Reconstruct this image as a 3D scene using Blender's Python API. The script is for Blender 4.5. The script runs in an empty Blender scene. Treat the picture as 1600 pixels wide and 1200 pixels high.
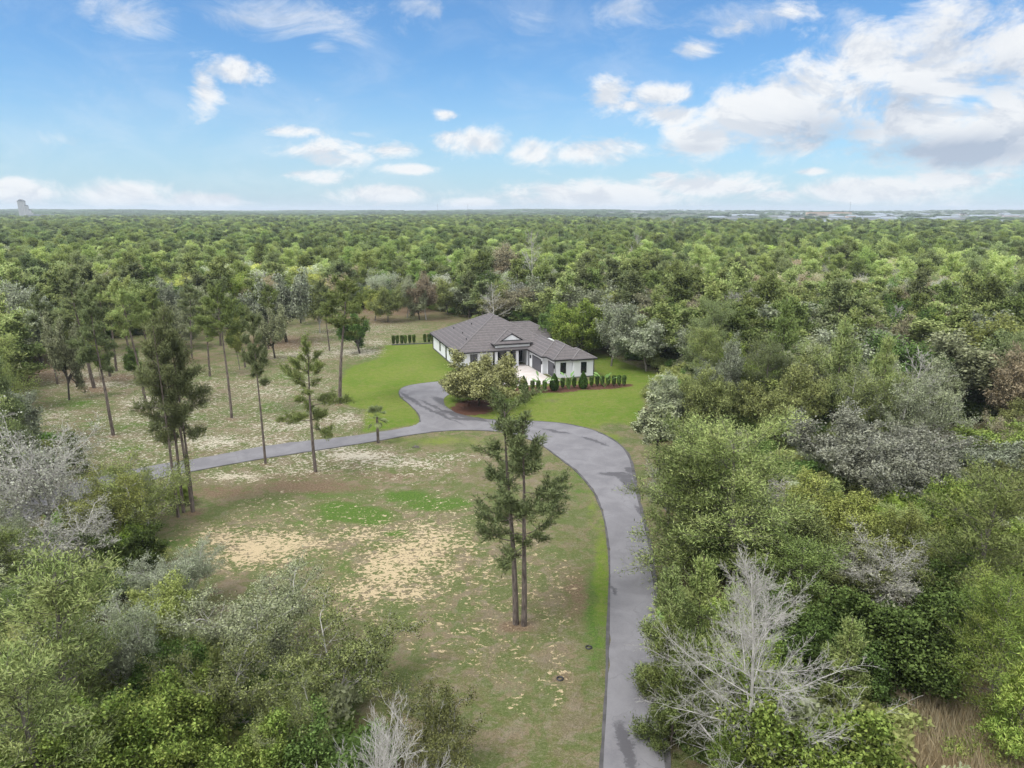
import bpy, bmesh, math, random
import numpy as np
from mathutils import Vector, geometry
R = math.radians
sc = bpy.context.scene

# ------------------------------------------------------------------ camera
H = 32.0; F = 1110.0; PIT = math.atan(272 / 1110)
cam_d = bpy.data.cameras.new('camera'); cam = bpy.data.objects.new('camera', cam_d)
sc.collection.objects.link(cam); sc.camera = cam
cam.location = (0, 0, H); cam.rotation_euler = (math.pi / 2 - PIT, 0, 0)
cam_d.sensor_fit = 'HORIZONTAL'; cam_d.sensor_width = 36; cam_d.lens = 36 * F / 1600
cam_d.clip_start = 0.5; cam_d.clip_end = 60000

def ray(px, py):
    dx = (px - 800) / F; dy = (600 - py) / F
    return dx, math.cos(PIT) + dy * math.sin(PIT), -math.sin(PIT) + dy * math.cos(PIT)
def G(px, py, z=0.0):                       # photo pixel -> point on the plane at height z
    X, Y, Z = ray(px, py); t = (z - H) / Z
    return X * t, Y * t
def Zat(py, y):                             # height seen at photo row py at distance y
    _, Y, Z = ray(800, py)
    return H + Z * y / Y
def proj(x, y, z=0.0):                      # arrays
    zz = z - H
    d = np.maximum(y * math.cos(PIT) - zz * math.sin(PIT), 1.0); u = y * math.sin(PIT) + zz * math.cos(PIT)
    return 800 + F * x / d, 600 - F * u / d

# ------------------------------------------------------------------ light
SUN_EL, SUN_AZ = 58, 235                    # compass-like: azimuth from +Y clockwise; light comes from behind left
sc.view_settings.view_transform = 'Standard'; sc.view_settings.look = 'None'
sc.view_settings.exposure = 0.50; sc.view_settings.gamma = 1
sun_d = bpy.data.lights.new('sun', 'SUN'); sun = bpy.data.objects.new('sun', sun_d); sc.collection.objects.link(sun)
sun_d.energy = 2.0; sun_d.angle = R(20); sun_d.color = (1, .97, .93)
sv = Vector((math.sin(R(SUN_AZ)) * math.cos(R(SUN_EL)), math.cos(R(SUN_AZ)) * math.cos(R(SUN_EL)), math.sin(R(SUN_EL))))
sun.rotation_euler = (-sv).to_track_quat('-Z', 'Y').to_euler()
sun.location = (0, 0, 200)
sc.cycles.max_bounces = 6; sc.cycles.diffuse_bounces = 3; sc.cycles.glossy_bounces = 2
sc.cycles.transmission_bounces = 3; sc.cycles.transparent_max_bounces = 4; sc.cycles.volume_bounces = 0
sc.cycles.use_denoising = True

class NT:                                   # small node helper
    def __init__(s, tree): s.t = tree; s.n = tree.nodes; s.l = tree.links
    def add(s, typ, **kw):
        nd = s.n.new(typ)
        for k, v in kw.items(): setattr(nd, k, v)
        return nd
    def set(s, sock, v):
        if v is None: return
        if hasattr(v, 'is_output') or isinstance(v, bpy.types.NodeSocket): s.l.new(v, sock)
        else: sock.default_value = v
    def math(s, op, a, b=None, c=None, clamp=False):
        nd = s.add('ShaderNodeMath', operation=op, use_clamp=clamp)
        s.set(nd.inputs[0], a); s.set(nd.inputs[1], b); s.set(nd.inputs[2], c); return nd.outputs[0]
    def vmath(s, op, a, b=None):
        nd = s.add('ShaderNodeVectorMath', operation=op); s.set(nd.inputs[0], a)
        if b is not None: s.set(nd.inputs[1], b)
        return nd.outputs[1] if op in ('LENGTH', 'DOT_PRODUCT') else nd.outputs[0]
    def noise(s, vec, scale, detail=4, rough=.55, dist=0, out=0):
        nd = s.add('ShaderNodeTexNoise'); s.set(nd.inputs['Vector'], vec)
        nd.inputs['Scale'].default_value = scale; nd.inputs['Detail'].default_value = detail
        nd.inputs['Roughness'].default_value = rough; nd.inputs['Distortion'].default_value = dist
        return nd.outputs[out]
    def ramp(s, fac, lo, hi, a=0.0, b=1.0, mode='SMOOTHSTEP'):
        nd = s.add('ShaderNodeMapRange', interpolation_type=mode)
        s.set(nd.inputs[0], fac); s.set(nd.inputs[1], lo); s.set(nd.inputs[2], hi)
        nd.inputs[3].default_value = a; nd.inputs[4].default_value = b
        return nd.outputs[0]
    def mix(s, f, a, b, typ='MIX'):
        nd = s.add('ShaderNodeMix', data_type='RGBA', blend_type=typ)
        s.set(nd.inputs[0], f)
        s.set(nd.inputs[6], a if not isinstance(a, tuple) else (*a[:3], 1)); s.set(nd.inputs[7], b if not isinstance(b, tuple) else (*b[:3], 1))
        return nd.outputs[2]
    def cramp(s, fac, stops):
        nd = s.add('ShaderNodeValToRGB'); s.set(nd.inputs[0], fac); e = nd.color_ramp.elements
        while len(e) < len(stops): e.new(.5)
        for el, (p, c) in zip(e, stops): el.position = p; el.color = (*c, 1)
        return nd.outputs[0]

# ------------------------------------------------------------------ sky
world = bpy.data.worlds.new('World'); sc.world = world; world.use_nodes = True
w = NT(world.node_tree); w.n.clear()
out = w.add('ShaderNodeOutputWorld'); bg = w.add('ShaderNodeBackground'); w.l.new(bg.outputs[0], out.inputs[0])
sky = w.add('ShaderNodeTexSky', sky_type='NISHITA', sun_disc=False)
sky.sun_elevation = R(SUN_EL); sky.sun_rotation = R(SUN_AZ); sky.air_density = 1.0; sky.dust_density = .6; sky.ozone_density = 2.5
tc = w.add('ShaderNodeTexCoord'); sp = w.add('ShaderNodeSeparateXYZ'); w.l.new(tc.outputs['Generated'], sp.inputs[0])
X, Y, Z = sp.outputs
az = w.math('ARCTAN2', X, Y); el = w.math('ARCSINE', Z)
# wobble for ragged cloud edges; the clouds flatten towards the horizon
cv = w.add('ShaderNodeCombineXYZ'); w.l.new(az, cv.inputs[0]); w.l.new(w.math('MULTIPLY', el, 1.9), cv.inputs[1])
nz = w.noise(cv.outputs[0], 10, 9, .66, .6); nf = w.noise(cv.outputs[0], 34, 6, .62, .3); nb = w.noise(cv.outputs[0], 3.2, 4, .5)
CL = [  # photo column, row, half width, half height, weight
 (1180,185,90,48,1.1),(1230,150,70,40,1.0),(1290,150,100,60,1.05),(1345,90,62,45,1.1),(1470,110,110,70,1.05),(1500,30,100,50,.85),(1580,70,90,80,1.0),(1440,195,130,48,1.05),(1570,200,110,62,1.1),(1100,212,60,30,1.1),(1500,232,150,32,1.1),(1260,215,60,30,.85),
 (365,112,52,20,1.0),(322,140,26,34,1.0),(450,205,42,10,.85),(510,242,66,20,.9),(618,234,42,12,.9),(640,264,48,8,.85),(492,275,50,12,.95),
 (732,222,64,20,.95),(835,238,38,20,.95),(925,238,70,22,1.0),(948,150,36,22,.9),(1035,150,52,16,.95),(1050,180,46,17,1.05),(985,165,30,9,.8),(696,180,20,7,.9),
 (1085,80,44,17,.95),(1150,45,50,14,.8),(1230,20,60,14,.6),
 (35,303,58,21,1.05),(190,304,66,19,1.05),(330,314,65,13,1.1),(600,304,62,14,.95),(740,318,50,9,.9),(930,308,150,22,1.2),(1090,290,110,18,1.1),(1040,275,36,8,.9),(1360,298,110,20,1.15),(1480,284,70,15,1.0),(1270,268,26,6,.9),(1560,275,40,8,.8),(1210,305,50,9,.8)]
CW = [(440,25,150,34,.95),(560,50,70,30,.7),(200,22,90,42,1.0),(250,40,40,26,.8),(830,25,60,34,.75),(960,20,70,34,.7),(650,8,40,14,.8),(1200,25,120,26,.7),(60,220,80,16,.6),(510,75,30,12,.8),(495,155,30,8,.6),(1330,25,30,20,.9),(420,185,40,6,.6),(560,210,40,6,.6)]
CG = [(1490,238,150,24,1.0),(1300,205,80,26,.75),(1215,232,60,12,.6),(1400,165,60,22,.5),(1560,120,70,30,.4),(1090,232,50,10,.5),(1500,60,60,30,.35)]
def mask_of(lst, k):
    mask = None
    for (cx, cy, rx, ry, wt) in lst:
        x, y, z = ray(cx, cy); a0 = math.atan2(x, y); L = math.sqrt(x*x+y*y+z*z); e0 = math.asin(z / L)
        x1, y1, z1 = ray(cx + rx, cy); ra = math.atan2(x1, y1) - a0; re = ry / L / F
        da = w.math('MULTIPLY', w.math('SUBTRACT', az, a0), 1 / ra); de = w.math('MULTIPLY', w.math('SUBTRACT', el, e0), 1 / re)
        q = w.math('ADD', w.math('MULTIPLY', da, da), w.math('MULTIPLY', de, de))
        g = w.math('MULTIPLY', w.math('POWER', 2.718, w.math('MULTIPLY', q, -k)), wt)
        mask = g if mask is None else w.math('MAXIMUM', mask, g)
    return mask
mask = mask_of(CL, .62); wisp = mask_of(CW, .8); gmask = mask_of(CG, .8)
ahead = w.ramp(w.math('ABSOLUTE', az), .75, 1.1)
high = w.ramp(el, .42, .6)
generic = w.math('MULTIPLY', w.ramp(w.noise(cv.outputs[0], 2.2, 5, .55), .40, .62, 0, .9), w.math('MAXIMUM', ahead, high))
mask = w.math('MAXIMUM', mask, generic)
dens = w.math('ADD', mask, w.math('MULTIPLY', w.math('SUBTRACT', nz, .5), 1.85))
dens = w.math('ADD', dens, w.math('MULTIPLY', w.math('SUBTRACT', nf, .5), .75))
cl = w.ramp(dens, .26, .94)
wd = w.math('ADD', wisp, w.math('MULTIPLY', w.math('SUBTRACT', w.noise(cv.outputs[0], 7, 9, .7, 1.2), .5), 2.4))
wl = w.ramp(wd, .30, 1.25, 0, .62)
veil = w.ramp(w.math('ADD', nb, w.math('MULTIPLY', nz, .6)), .72, 1.1, 0, .22)
hz = w.ramp(el, 0.0, .20, .50, 0.0)
cover = w.math('MAXIMUM', w.math('MAXIMUM', w.math('MULTIPLY', cl, .96), veil), wl)
core = w.ramp(dens, .75, 1.45)
# grey undersides: compare with the density a little higher up in the sky
cv2 = w.add('ShaderNodeCombineXYZ'); w.l.new(az, cv2.inputs[0]); w.l.new(w.math('MULTIPLY', w.math('ADD', el, .022), 1.9), cv2.inputs[1])
n2 = w.noise(cv2.outputs[0], 10, 9, .66, .6)
under = w.ramp(w.math('SUBTRACT', n2, nz), -.07, .12)
grey = w.math('ADD', w.math('MULTIPLY', under, .42), w.math('ADD', w.math('MULTIPLY', core, .12), w.math('MULTIPLY', gmask, w.math('ADD', .45, nz))), clamp=True)
ccol = w.mix(grey, (9.1, 9.2, 9.3), (4.3, 5.0, 6.2))
skyc = w.mix(1.0, sky.outputs[0], (.74, 1.14, 1.46), 'MULTIPLY')
skyc = w.mix(hz, skyc, (5.6, 7.4, 9.0))
col = w.mix(cover, skyc, ccol)
away = w.math('MAXIMUM', ahead, w.ramp(el, .50, .80))          # unseen bright overcast behind and above, added for soft white fill light
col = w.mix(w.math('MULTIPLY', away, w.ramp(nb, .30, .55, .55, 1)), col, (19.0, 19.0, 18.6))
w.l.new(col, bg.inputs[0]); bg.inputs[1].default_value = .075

# ------------------------------------------------------------------ materials
def material(name):
    m = bpy.data.materials.new(name); m.use_nodes = True
    t = NT(m.node_tree); b = t.n['Principled BSDF']; b.inputs['Specular IOR Level'].default_value = .25; b.inputs['Roughness'].default_value = .8
    return m, t, b
LEAF = 3.15
def leafmat(name, c1, c2, trans=.42, var=.5, patch=.5, rough=.75):
    c1 = tuple(min(.6, v * LEAF) for v in c1); c2 = tuple(min(.6, v * LEAF) for v in c2)
    m, t, b = material(name)
    oi = t.add('ShaderNodeObjectInfo'); geo = t.add('ShaderNodeNewGeometry'); at = t.add('ShaderNodeAttribute', attribute_name='tint')
    f = t.math('ADD', t.math('MULTIPLY', at.outputs['Fac'], .55), t.math('MULTIPLY', t.noise(geo.outputs['Position'], patch, 3), .9))
    f = t.math('ADD', t.math('SUBTRACT', f, .5), t.math('MULTIPLY', t.math('SUBTRACT', oi.outputs['Random'], .5), .5), clamp=True)
    c = t.mix(f, c1, c2)
    hv = t.add('ShaderNodeHueSaturation'); t.l.new(c, hv.inputs['Color'])
    t.l.new(t.math('ADD', .5 - .02, t.math('MULTIPLY', oi.outputs['Random'], .04)), hv.inputs['Hue'])
    r2 = t.math('FRACT', t.math('MULTIPLY', oi.outputs['Random'], 17.3))
    t.l.new(t.math('ADD', 1 - var * .5, t.math('MULTIPLY', r2, var)), hv.inputs['Value'])
    t.l.new(hv.outputs[0], b.inputs['Base Color']); b.inputs['Roughness'].default_value = rough; b.inputs['Specular IOR Level'].default_value = .15
    tr = t.add('ShaderNodeBsdfTranslucent'); t.l.new(hv.outputs[0], tr.inputs[0])
    mx = t.add('ShaderNodeMixShader'); mx.inputs[0].default_value = trans
    t.l.new(b.outputs[0], mx.inputs[1]); t.l.new(tr.outputs[0], mx.inputs[2]); t.l.new(mx.outputs[0], t.n['Material Output'].inputs[0])
    return m
LM = dict(
 pine=leafmat('pine_needles', (.064,.085,.028), (.132,.152,.048)),
 longleaf=leafmat('longleaf_needles', (.064,.080,.036), (.138,.152,.066)),
 sand=leafmat('sand_pine_needles', (.108,.142,.048), (.195,.232,.084)),
 oak=leafmat('oak_leaves', (.096,.112,.042), (.185,.198,.078)),
 grey=leafmat('mossy_oak_leaves', (.150,.170,.098), (.270,.285,.170)),
 yellow=leafmat('yellow_green_leaves', (.150,.175,.050), (.275,.292,.088)),
 bright=leafmat('bright_green_leaves', (.100,.146,.034), (.192,.240,.056)),
 deep=leafmat('deep_green_leaves', (.048,.078,.022), (.105,.145,.042)),
 brown=leafmat('budding_brown_leaves', (.135,.118,.076), (.225,.198,.130)),
 moss=leafmat('grey_lichen_twigs', (.150,.155,.112), (.245,.250,.185)),
 dimmed_oak=leafmat('laurel_oak_leaves', (.058,.074,.026), (.122,.140,.048)),  # this and next two: darkened leaf copies, dimming far sunlit crowns by colour
 dimmed_grey=leafmat('turkey_oak_leaves', (.085,.086,.048), (.160,.152,.092)),
 dimmed_pine=leafmat('dimmed_pine_needles', (.042,.058,.024), (.092,.112,.044)),
 lime=leafmat('lime_green_leaves', (.115,.165,.032), (.215,.265,.060)),
 topiary=leafmat('clipped_leaves', (.026,.055,.012), (.055,.105,.022)),
 front=leafmat('front_oak_leaves', (.190,.195,.078), (.305,.308,.125)),
)
def barkmat(name, c1, c2, sc_=6):
    m, t, b = material(name); geo = t.add('ShaderNodeNewGeometry')
    mp = t.add('ShaderNodeMapping'); mp.inputs['Scale'].default_value = (1, 1, .25); t.l.new(geo.outputs['Position'], mp.inputs[0])
    n = t.noise(mp.outputs[0], sc_, 5, .65); t.l.new(t.mix(t.ramp(n, .3, .7), c1, c2), b.inputs['Base Color'])
    bp = t.add('ShaderNodeBump'); bp.inputs['Strength'].default_value = .6; bp.inputs['Distance'].default_value = .05
    t.l.new(n, bp.inputs['Height']); t.l.new(bp.outputs[0], b.inputs['Normal']); b.inputs['Roughness'].default_value = .95
    return m
BM = dict(pine=barkmat('pine_bark', (.060,.048,.042), (.175,.145,.130)), oak=barkmat('oak_bark', (.070,.062,.052), (.210,.195,.170)),
          dark=barkmat('dark_bark', (.03,.026,.022), (.09,.08,.07)), pale=barkmat('weathered_grey_wood', (.27,.26,.245), (.50,.485,.46), 4), grey=barkmat('lichened_grey_wood', (.19,.185,.17), (.40,.39,.36), 4))

def flat(name, c, rough=.6, spec=.3, var=.08, scale=2.0, metal=0):
    m, t, b = material(name); geo = t.add('ShaderNodeNewGeometry'); n = t.noise(geo.outputs['Position'], scale, 5, .6)
    d = tuple(v * (1 - var) for v in c); l = tuple(min(1, v * (1 + var)) for v in c)
    t.l.new(t.mix(t.ramp(n, .3, .7), d, l), b.inputs['Base Color']); b.inputs['Roughness'].default_value = rough
    b.inputs['Specular IOR Level'].default_value = spec; b.inputs['Metallic'].default_value = metal
    return m

# ------------------------------------------------------------------ object helpers
def link(o, parent=None):
    sc.collection.objects.link(o)
    if parent is not None: o.parent = parent
    return o
def tag(o, label=None, cat=None, group=None, kind=None):
    if label: o['label'] = label
    if cat: o['category'] = cat
    if group: o['group'] = group
    if kind: o['kind'] = kind
    return o
def empty(name, loc, rz=0, label=None, cat=None, group=None, kind=None):
    o = bpy.data.objects.new(name, None); o.empty_display_size = .5; link(o)
    o.location = loc; o.rotation_euler = (0, 0, rz); return tag(o, label, cat, group, kind)
def mesh_np(name, verts, faces, mats, mat_idx=None, tint=None, normals=None, smooth=False):
    """verts (n,3), faces list of arrays (k,3) / (k,4)"""
    me = bpy.data.meshes.new(name)
    verts = np.asarray(verts, np.float32); me.vertices.add(len(verts)); me.vertices.foreach_set('co', verts.ravel())
    tot = [np.full(len(f), f.shape[1], np.int32) for f in faces]; tot = np.concatenate(tot)
    loops = np.concatenate([f.ravel() for f in faces]).astype(np.int32)
    me.loops.add(len(loops)); me.loops.foreach_set('vertex_index', loops)
    me.polygons.add(len(tot)); st = np.concatenate([[0], np.cumsum(tot)[:-1]]).astype(np.int32)
    me.polygons.foreach_set('loop_start', st)
    if mat_idx is not None: me.polygons.foreach_set('material_index', mat_idx.astype(np.int32))
    me.polygons.foreach_set('use_smooth', np.full(len(tot), bool(smooth or normals is not None)))
    for m in mats: me.materials.append(m)
    if tint is not None:
        a = me.attributes.new('tint', 'FLOAT', 'POINT'); a.data.foreach_set('value', tint.astype(np.float32))
    me.update(calc_edges=True)
    if normals is not None: me.normals_split_custom_set_from_vertices(normals.astype(np.float32).tolist())
    return me
class MB:                                   # collects simple shapes into one mesh
    def __init__(s): s.v = []; s.f = []
    def box(s, a, b):
        x0, y0, z0 = a; x1, y1, z1 = b; n = len(s.v)
        s.v += [(x0,y0,z0),(x1,y0,z0),(x1,y1,z0),(x0,y1,z0),(x0,y0,z1),(x1,y0,z1),(x1,y1,z1),(x0,y1,z1)]
        s.f += [(n+3,n+2,n+1,n),(n+4,n+5,n+6,n+7),(n,n+1,n+5,n+4),(n+1,n+2,n+6,n+5),(n+2,n+3,n+7,n+6),(n+3,n,n+4,n+7)]; return s
    def poly(s, pts):
        n = len(s.v); s.v += [tuple(p) for p in pts]; s.f.append(tuple(range(n, n + len(pts)))); return s
    def prism(s, pts, z0, z1):
        n = len(s.v); k = len(pts); s.v += [(x, y, z0) for x, y in pts] + [(x, y, z1) for x, y in pts]
        s.f.append(tuple(range(n + k - 1, n - 1, -1))); s.f.append(tuple(range(n + k, n + 2 * k)))
        for i in range(k): j = (i + 1) % k; s.f.append((n+i, n+j, n+k+j, n+k+i))
        return s
    def bar(s, p, q, r, n=6, r2=None):
        p = Vector(p); q = Vector(q); r2 = r if r2 is None else r2; d = (q - p).normalized()
        u = d.orthogonal().normalized(); v = d.cross(u); k = len(s.v)
        for c, rr in ((p, r), (q, r2)):
            for i in range(n): a = 2 * math.pi * i / n; s.v.append(tuple(c + u * (rr * math.cos(a)) + v * (rr * math.sin(a))))
        for i in range(n): j = (i + 1) % n; s.f.append((k+i, k+j, k+n+j, k+n+i))
        s.f.append(tuple(range(k + n - 1, k - 1, -1))); s.f.append(tuple(range(k + n, k + 2 * n))); return s
    def lathe(s, prof, n=14, c=(0, 0)):
        k = len(s.v); m = len(prof)
        for r, z in prof:
            for i in range(n): a = 2 * math.pi * i / n; s.v.append((c[0] + r * math.cos(a), c[1] + r * math.sin(a), z))
        for j in range(m - 1):
            for i in range(n): i2 = (i + 1) % n; s.f.append((k+j*n+i, k+j*n+i2, k+(j+1)*n+i2, k+(j+1)*n+i))
        return s
    def build(s, name, mat, parent=None, bevel=0):
        me = bpy.data.meshes.new(name); me.from_pydata(s.v, [], s.f); me.validate(); me.update(); me.materials.append(mat)
        o = bpy.data.objects.new(name, me); link(o, parent)
        if bevel: md = o.modifiers.new('bevel', 'BEVEL'); md.width = bevel; md.segments = 1; md.limit_method = 'ANGLE'
        return o

# ------------------------------------------------------------------ ground
def zfar(x, y):
    d = np.sqrt(x * x + y * y); t = np.clip((d - 1500) / 4800, 0, 1); t = t * t * (3 - 2 * t)
    a = np.arctan2(x, np.maximum(y, 1))
    return t * (19 + 5 * np.sin(a * 9 + 1.0) + 3.5 * np.sin(a * 23 + d / 900) + 1.5 * np.sin(a * 61))
ax = list(np.arange(-105, 75.1, .75)); st = .9
while ax[-1] < 19000: st *= 1.16; ax.append(ax[-1] + st)
st = .9
while ax[0] > -19000: st *= 1.16; ax.insert(0, ax[0] - st)
ay = list(np.arange(28, 250.1, .75)); st = .9
while ay[-1] < 19000: st *= 1.10; ay.append(ay[-1] + st)
st = .9
while ay[0] > -3000: st *= 1.3; ay.insert(0, ay[0] - st)
gx, gy = np.meshgrid(np.array(ax), np.array(ay)); gx = gx.ravel(); gy = gy.ravel(); gz = zfar(gx, gy)
nx, ny = len(ax), len(ay); ii = (np.arange(ny - 1)[:, None] * nx + np.arange(nx - 1)[None, :]).ravel()
gf = np.stack([ii, ii + 1, ii + 1 + nx, ii + nx], 1)
gpx, gpy = proj(gx, gy, 0.0); gpx = np.where(gy < 20, -9999, gpx)
def inpoly(px, py, poly):
    r = np.zeros(len(px), bool); n = len(poly)
    for i in range(n):
        x0, y0 = poly[i]; x1, y1 = poly[(i + 1) % n]
        if y0 == y1: continue
        c = ((y0 > py) != (y1 > py)) & (px < (x1 - x0) * (py - y0) / (y1 - y0) + x0); r ^= c
    return r
def wpoly(pts): return [G(*p) for p in pts]
def softpoly(x, y, poly, soft):             # signed-distance based soft mask in metres
    ins = inpoly(x, y, poly); d = np.full(len(x), 1e9)
    for i in range(len(poly)):
        ax_, ay_ = poly[i]; bx, by = poly[(i + 1) % len(poly)]; dx, dy = bx - ax_, by - ay_; L = dx * dx + dy * dy + 1e-9
        t = np.clip(((x - ax_) * dx + (y - ay_) * dy) / L, 0, 1); d = np.minimum(d, np.hypot(x - ax_ - t * dx, y - ay_ - t * dy))
    s = np.where(ins, d, -d); return np.clip(.5 + s / (2 * soft), 0, 1)
def blobs(lst):
    r = np.zeros(len(gx))
    for cx, cy, rx, ry, wt in lst:
        q = ((gpx - cx) / rx) ** 2 + ((gpy - cy) / ry) ** 2; r = np.maximum(r, wt * np.exp(-q * .9))
    return r
LAWN = [(600,539),(640,536),(682,534),(700,560),(760,600),(700,600),(640,606),(627,614),(655,650),(657,662),(566,676),(572,640),(541,632),(530,600),(545,570),(590,560)]
LAWN2 = [(690,622),(720,600),(800,606),(870,598),(925,594),(930,575),(925,548),(960,560),(1045,592),(1010,605),(1000,660),(965,695),(925,672),(880,662),(760,657),(700,640)]
CLEAR = [(700,1235),(1050,1235),(1040,1000),(1042,900),(1070,850),(1062,790),(1045,740),(1015,690),(1012,640),(1020,606),(1048,592),(1000,566),(925,546),(900,532),(820,520),(770,510),(700,490),(640,478),(560,484),(490,488),(430,498),(350,505),(280,520),(220,525),(150,530),(60,545),(20,590),(0,640),(60,690),(90,740),(150,800),(210,850),(250,900),(290,960),(380,1000),(470,1060),(600,1140)]
WC = wpoly(CLEAR)
near_sel = (gx > -200) & (gx < 200) & (gy > 25) & (gy < 300)
def full(fn):
    r = np.zeros(len(gx)); r[near_sel] = fn(gx[near_sel], gy[near_sel]); return r
clear = full(lambda x, y: softpoly(x, y, WC, 2.5))
lawn = full(lambda x, y: np.maximum(softpoly(x, y, wpoly(LAWN), 1.6), softpoly(x, y, wpoly(LAWN2), 1.6)))
lawn = np.maximum(lawn * (1 - blobs([(545,560,40,15,.6),(960,670,40,14,.75),(860,625,30,8,.45),(800,640,40,10,.4)])), blobs([(680,690,120,12,.55),(610,690,70,10,.35),(720,695,60,20,.4),(940,900,16,110,.75),(925,800,14,50,.5),(640,530,90,12,.45),(1030,610,30,14,.5),(1520,690,45,14,.8)]))
sand = blobs([(400,865,80,28,.72),(480,850,60,22,.55),(640,870,95,45,.66),(570,920,60,26,.66),(620,910,70,26,.6),(690,850,60,32,.62),(620,830,50,25,.5),(560,955,50,18,.45),(340,870,40,18,.4),(700,890,50,30,.5),
  (560,712,75,12,.78),(470,735,70,12,.5),(610,722,60,12,.6),(660,725,60,14,.5),(370,745,60,9,.62),(520,700,80,10,.6),(700,715,50,8,.55),(360,745,30,6,.8),(640,745,90,12,.25),(330,640,260,60,.33),(200,690,160,50,.40),(420,690,160,22,.45),(150,590,140,30,.36),(480,600,80,30,.34),(520,545,90,16,.42),(590,515,60,14,.36),(470,840,120,60,.38),(640,860,150,80,.36),(820,930,120,120,.16),(830,1060,100,90,.14),(740,1000,120,60,.2),(500,720,160,24,.42),
  (240,630,55,14,.85),(200,655,70,14,.5),(90,650,50,20,.45),(150,690,80,22,.4),(330,690,90,16,.62),(450,665,110,14,.5),(540,655,40,14,.6),(420,610,110,22,.42),(330,600,60,12,.4),(160,600,60,8,.6),(130,585,40,6,.6),(560,550,60,8,.75),(590,535,50,7,.65),(480,555,70,8,.6),(430,520,60,8,.35),(170,560,90,8,.4),(200,745,60,12,.4),(300,640,80,12,.4),(540,520,60,8,.4),(900,612,25,3,.8),(960,612,30,2.5,.7),(1040,830,26,16,.6),(860,910,50,30,.25),(885,650,30,4,.3)]) * (1 - .9 * lawn)
straw = blobs([(806,980,34,11,1.0),(301,802,20,6,.9),(415,726,14,4,.8),(493,739,16,4,.8),(362,655,14,4,.8),(531,632,16,4,.7),(229,640,22,6,1.0),(177,682,14,4,.9),(147,608,30,7,1.0),(985,860,30,120,.0),(900,930,30,60,.7),(880,1060,26,16,.7),(830,860,40,20,.35),(640,990,60,20,.5),(480,760,140,16,.75),(600,745,90,12,.6),(350,770,90,16,.7),(620,485,90,12,.95),(440,535,80,18,.8),(560,500,110,14,.7),(60,580,110,22,.8),(130,595,70,10,.8),(190,590,40,9,.8),(230,645,22,9,.7),(300,560,90,16,.55),(380,745,90,12,.45),(470,745,130,14,.55),(560,760,60,10,.3),(420,770,120,22,.45),(840,940,70,50,.45),(880,900,35,50,.45),(960,665,50,14,.2),(740,640,35,10,1.0),(750,628,40,8,1.0),(860,606,70,6,1.0),(930,600,60,5,.9),(905,608,30,4,.6),(1050,800,30,60,.7),(820,985,40,10,.6),(280,700,60,8,.3),(690,500,60,8,.6)])
straw = np.maximum(straw, np.clip(full(lambda x, y: softpoly(x, y, WC, 12) * 0) , 0, 1))
greens = blobs([(555,803,55,14,1.2),(530,793,55,10,1.0),(580,812,40,9,1.1),(640,775,45,9,1.1),(680,788,55,10,1.2),(905,760,30,50,.5),(890,860,60,60,.35),(545,1060,120,60,.5),(700,960,60,30,.3),(930,960,30,110,.7),(200,665,120,22,.45),(430,640,110,14,.5),(260,590,120,14,.45),(820,1080,90,60,.3),(420,790,60,20,.5),(545,800,65,17,.6),(660,783,65,12,.6),(510,775,50,12,.6),(620,835,35,8,.6),(470,820,60,14,.45),(540,900,22,40,.55),(350,800,90,20,.4),(280,850,60,26,.5),(500,870,30,15,.5),(760,790,60,30,.3),(300,650,90,12,.45),(120,630,60,12,.6),(400,640,60,12,.4),(560,590,40,30,.7),(600,600,70,50,.8),(200,700,60,14,.5),(450,590,60,12,.5),(700,860,26,20,.2),(860,800,40,50,.35),(120,730,50,20,.4)])
mulch = blobs([(735,640,34,9,1.3),(745,632,34,8,1.3),(850,609,55,4.5,1.5),(910,605,60,4,1.4),(950,602,40,3,1.4),(815,612,25,4,1.2)])
ground = mesh_np('ground', np.stack([gx, gy, gz], 1), [gf], [], smooth=True)
sand = np.maximum(sand, blobs([(430,852,100,30,.72),(350,842,60,20,.62),(670,850,70,40,.68),(600,890,60,32,.72),(640,925,50,22,.7),(560,835,50,20,.6),(760,890,30,30,.4)]) * (1 - lawn))
sand = np.clip(sand, 0, 1.2) ** 1.5 * 1.55 * (1 - .55 * np.clip(greens, 0, 1))
for nm, arr in (('clear', clear), ('lawn', lawn), ('sand', sand), ('straw', straw), ('greens', greens), ('mulch', mulch)):
    a = ground.attributes.new(nm, 'FLOAT', 'POINT'); a.data.foreach_set('value', arr.astype(np.float32))
m, t, b = material('ground_cover')
geo = t.add('ShaderNodeNewGeometry'); P = geo.outputs['Position']
A = lambda n: t.add('ShaderNodeAttribute', attribute_name=n).outputs['Fac']
n1 = t.noise(P, 1.1, 8, .7, .6); n2_ = t.noise(P, .25, 6, .65, .4); n3 = t.noise(P, 4.5, 4, .7); n4 = t.noise(P, .07, 4, .55)
mp = t.add('ShaderNodeMapping'); mp.inputs['Scale'].default_value = (1, 1.3, 1); t.l.new(P, mp.inputs[0])
n5 = t.noise(mp.outputs[0], .8, 10, .78, 1.2); n6 = t.noise(P, 11, 3, .7)
base = t.mix(t.ramp(n2_, .40, .60), (.185,.180,.078), (.290,.220,.150))
base = t.mix(t.math('MULTIPLY', t.ramp(n1, .49, .60), .65), base, (.36,.285,.235))
base = t.mix(t.math('MULTIPLY', t.ramp(n5, .49, .58), .6), base, (.150,.180,.050))
n8 = t.noise(P, .38, 8, .68, .8)
base = t.mix(t.math('MULTIPLY', t.ramp(n8, .48, .56), .75), base, (.130,.175,.052)); base = t.mix(t.math('MULTIPLY', t.ramp(n8, .46, .38), .5), base, (.255,.190,.150))
n7 = t.noise(mp.outputs[0], 3.4, 6, .8, 1.6)
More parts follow.
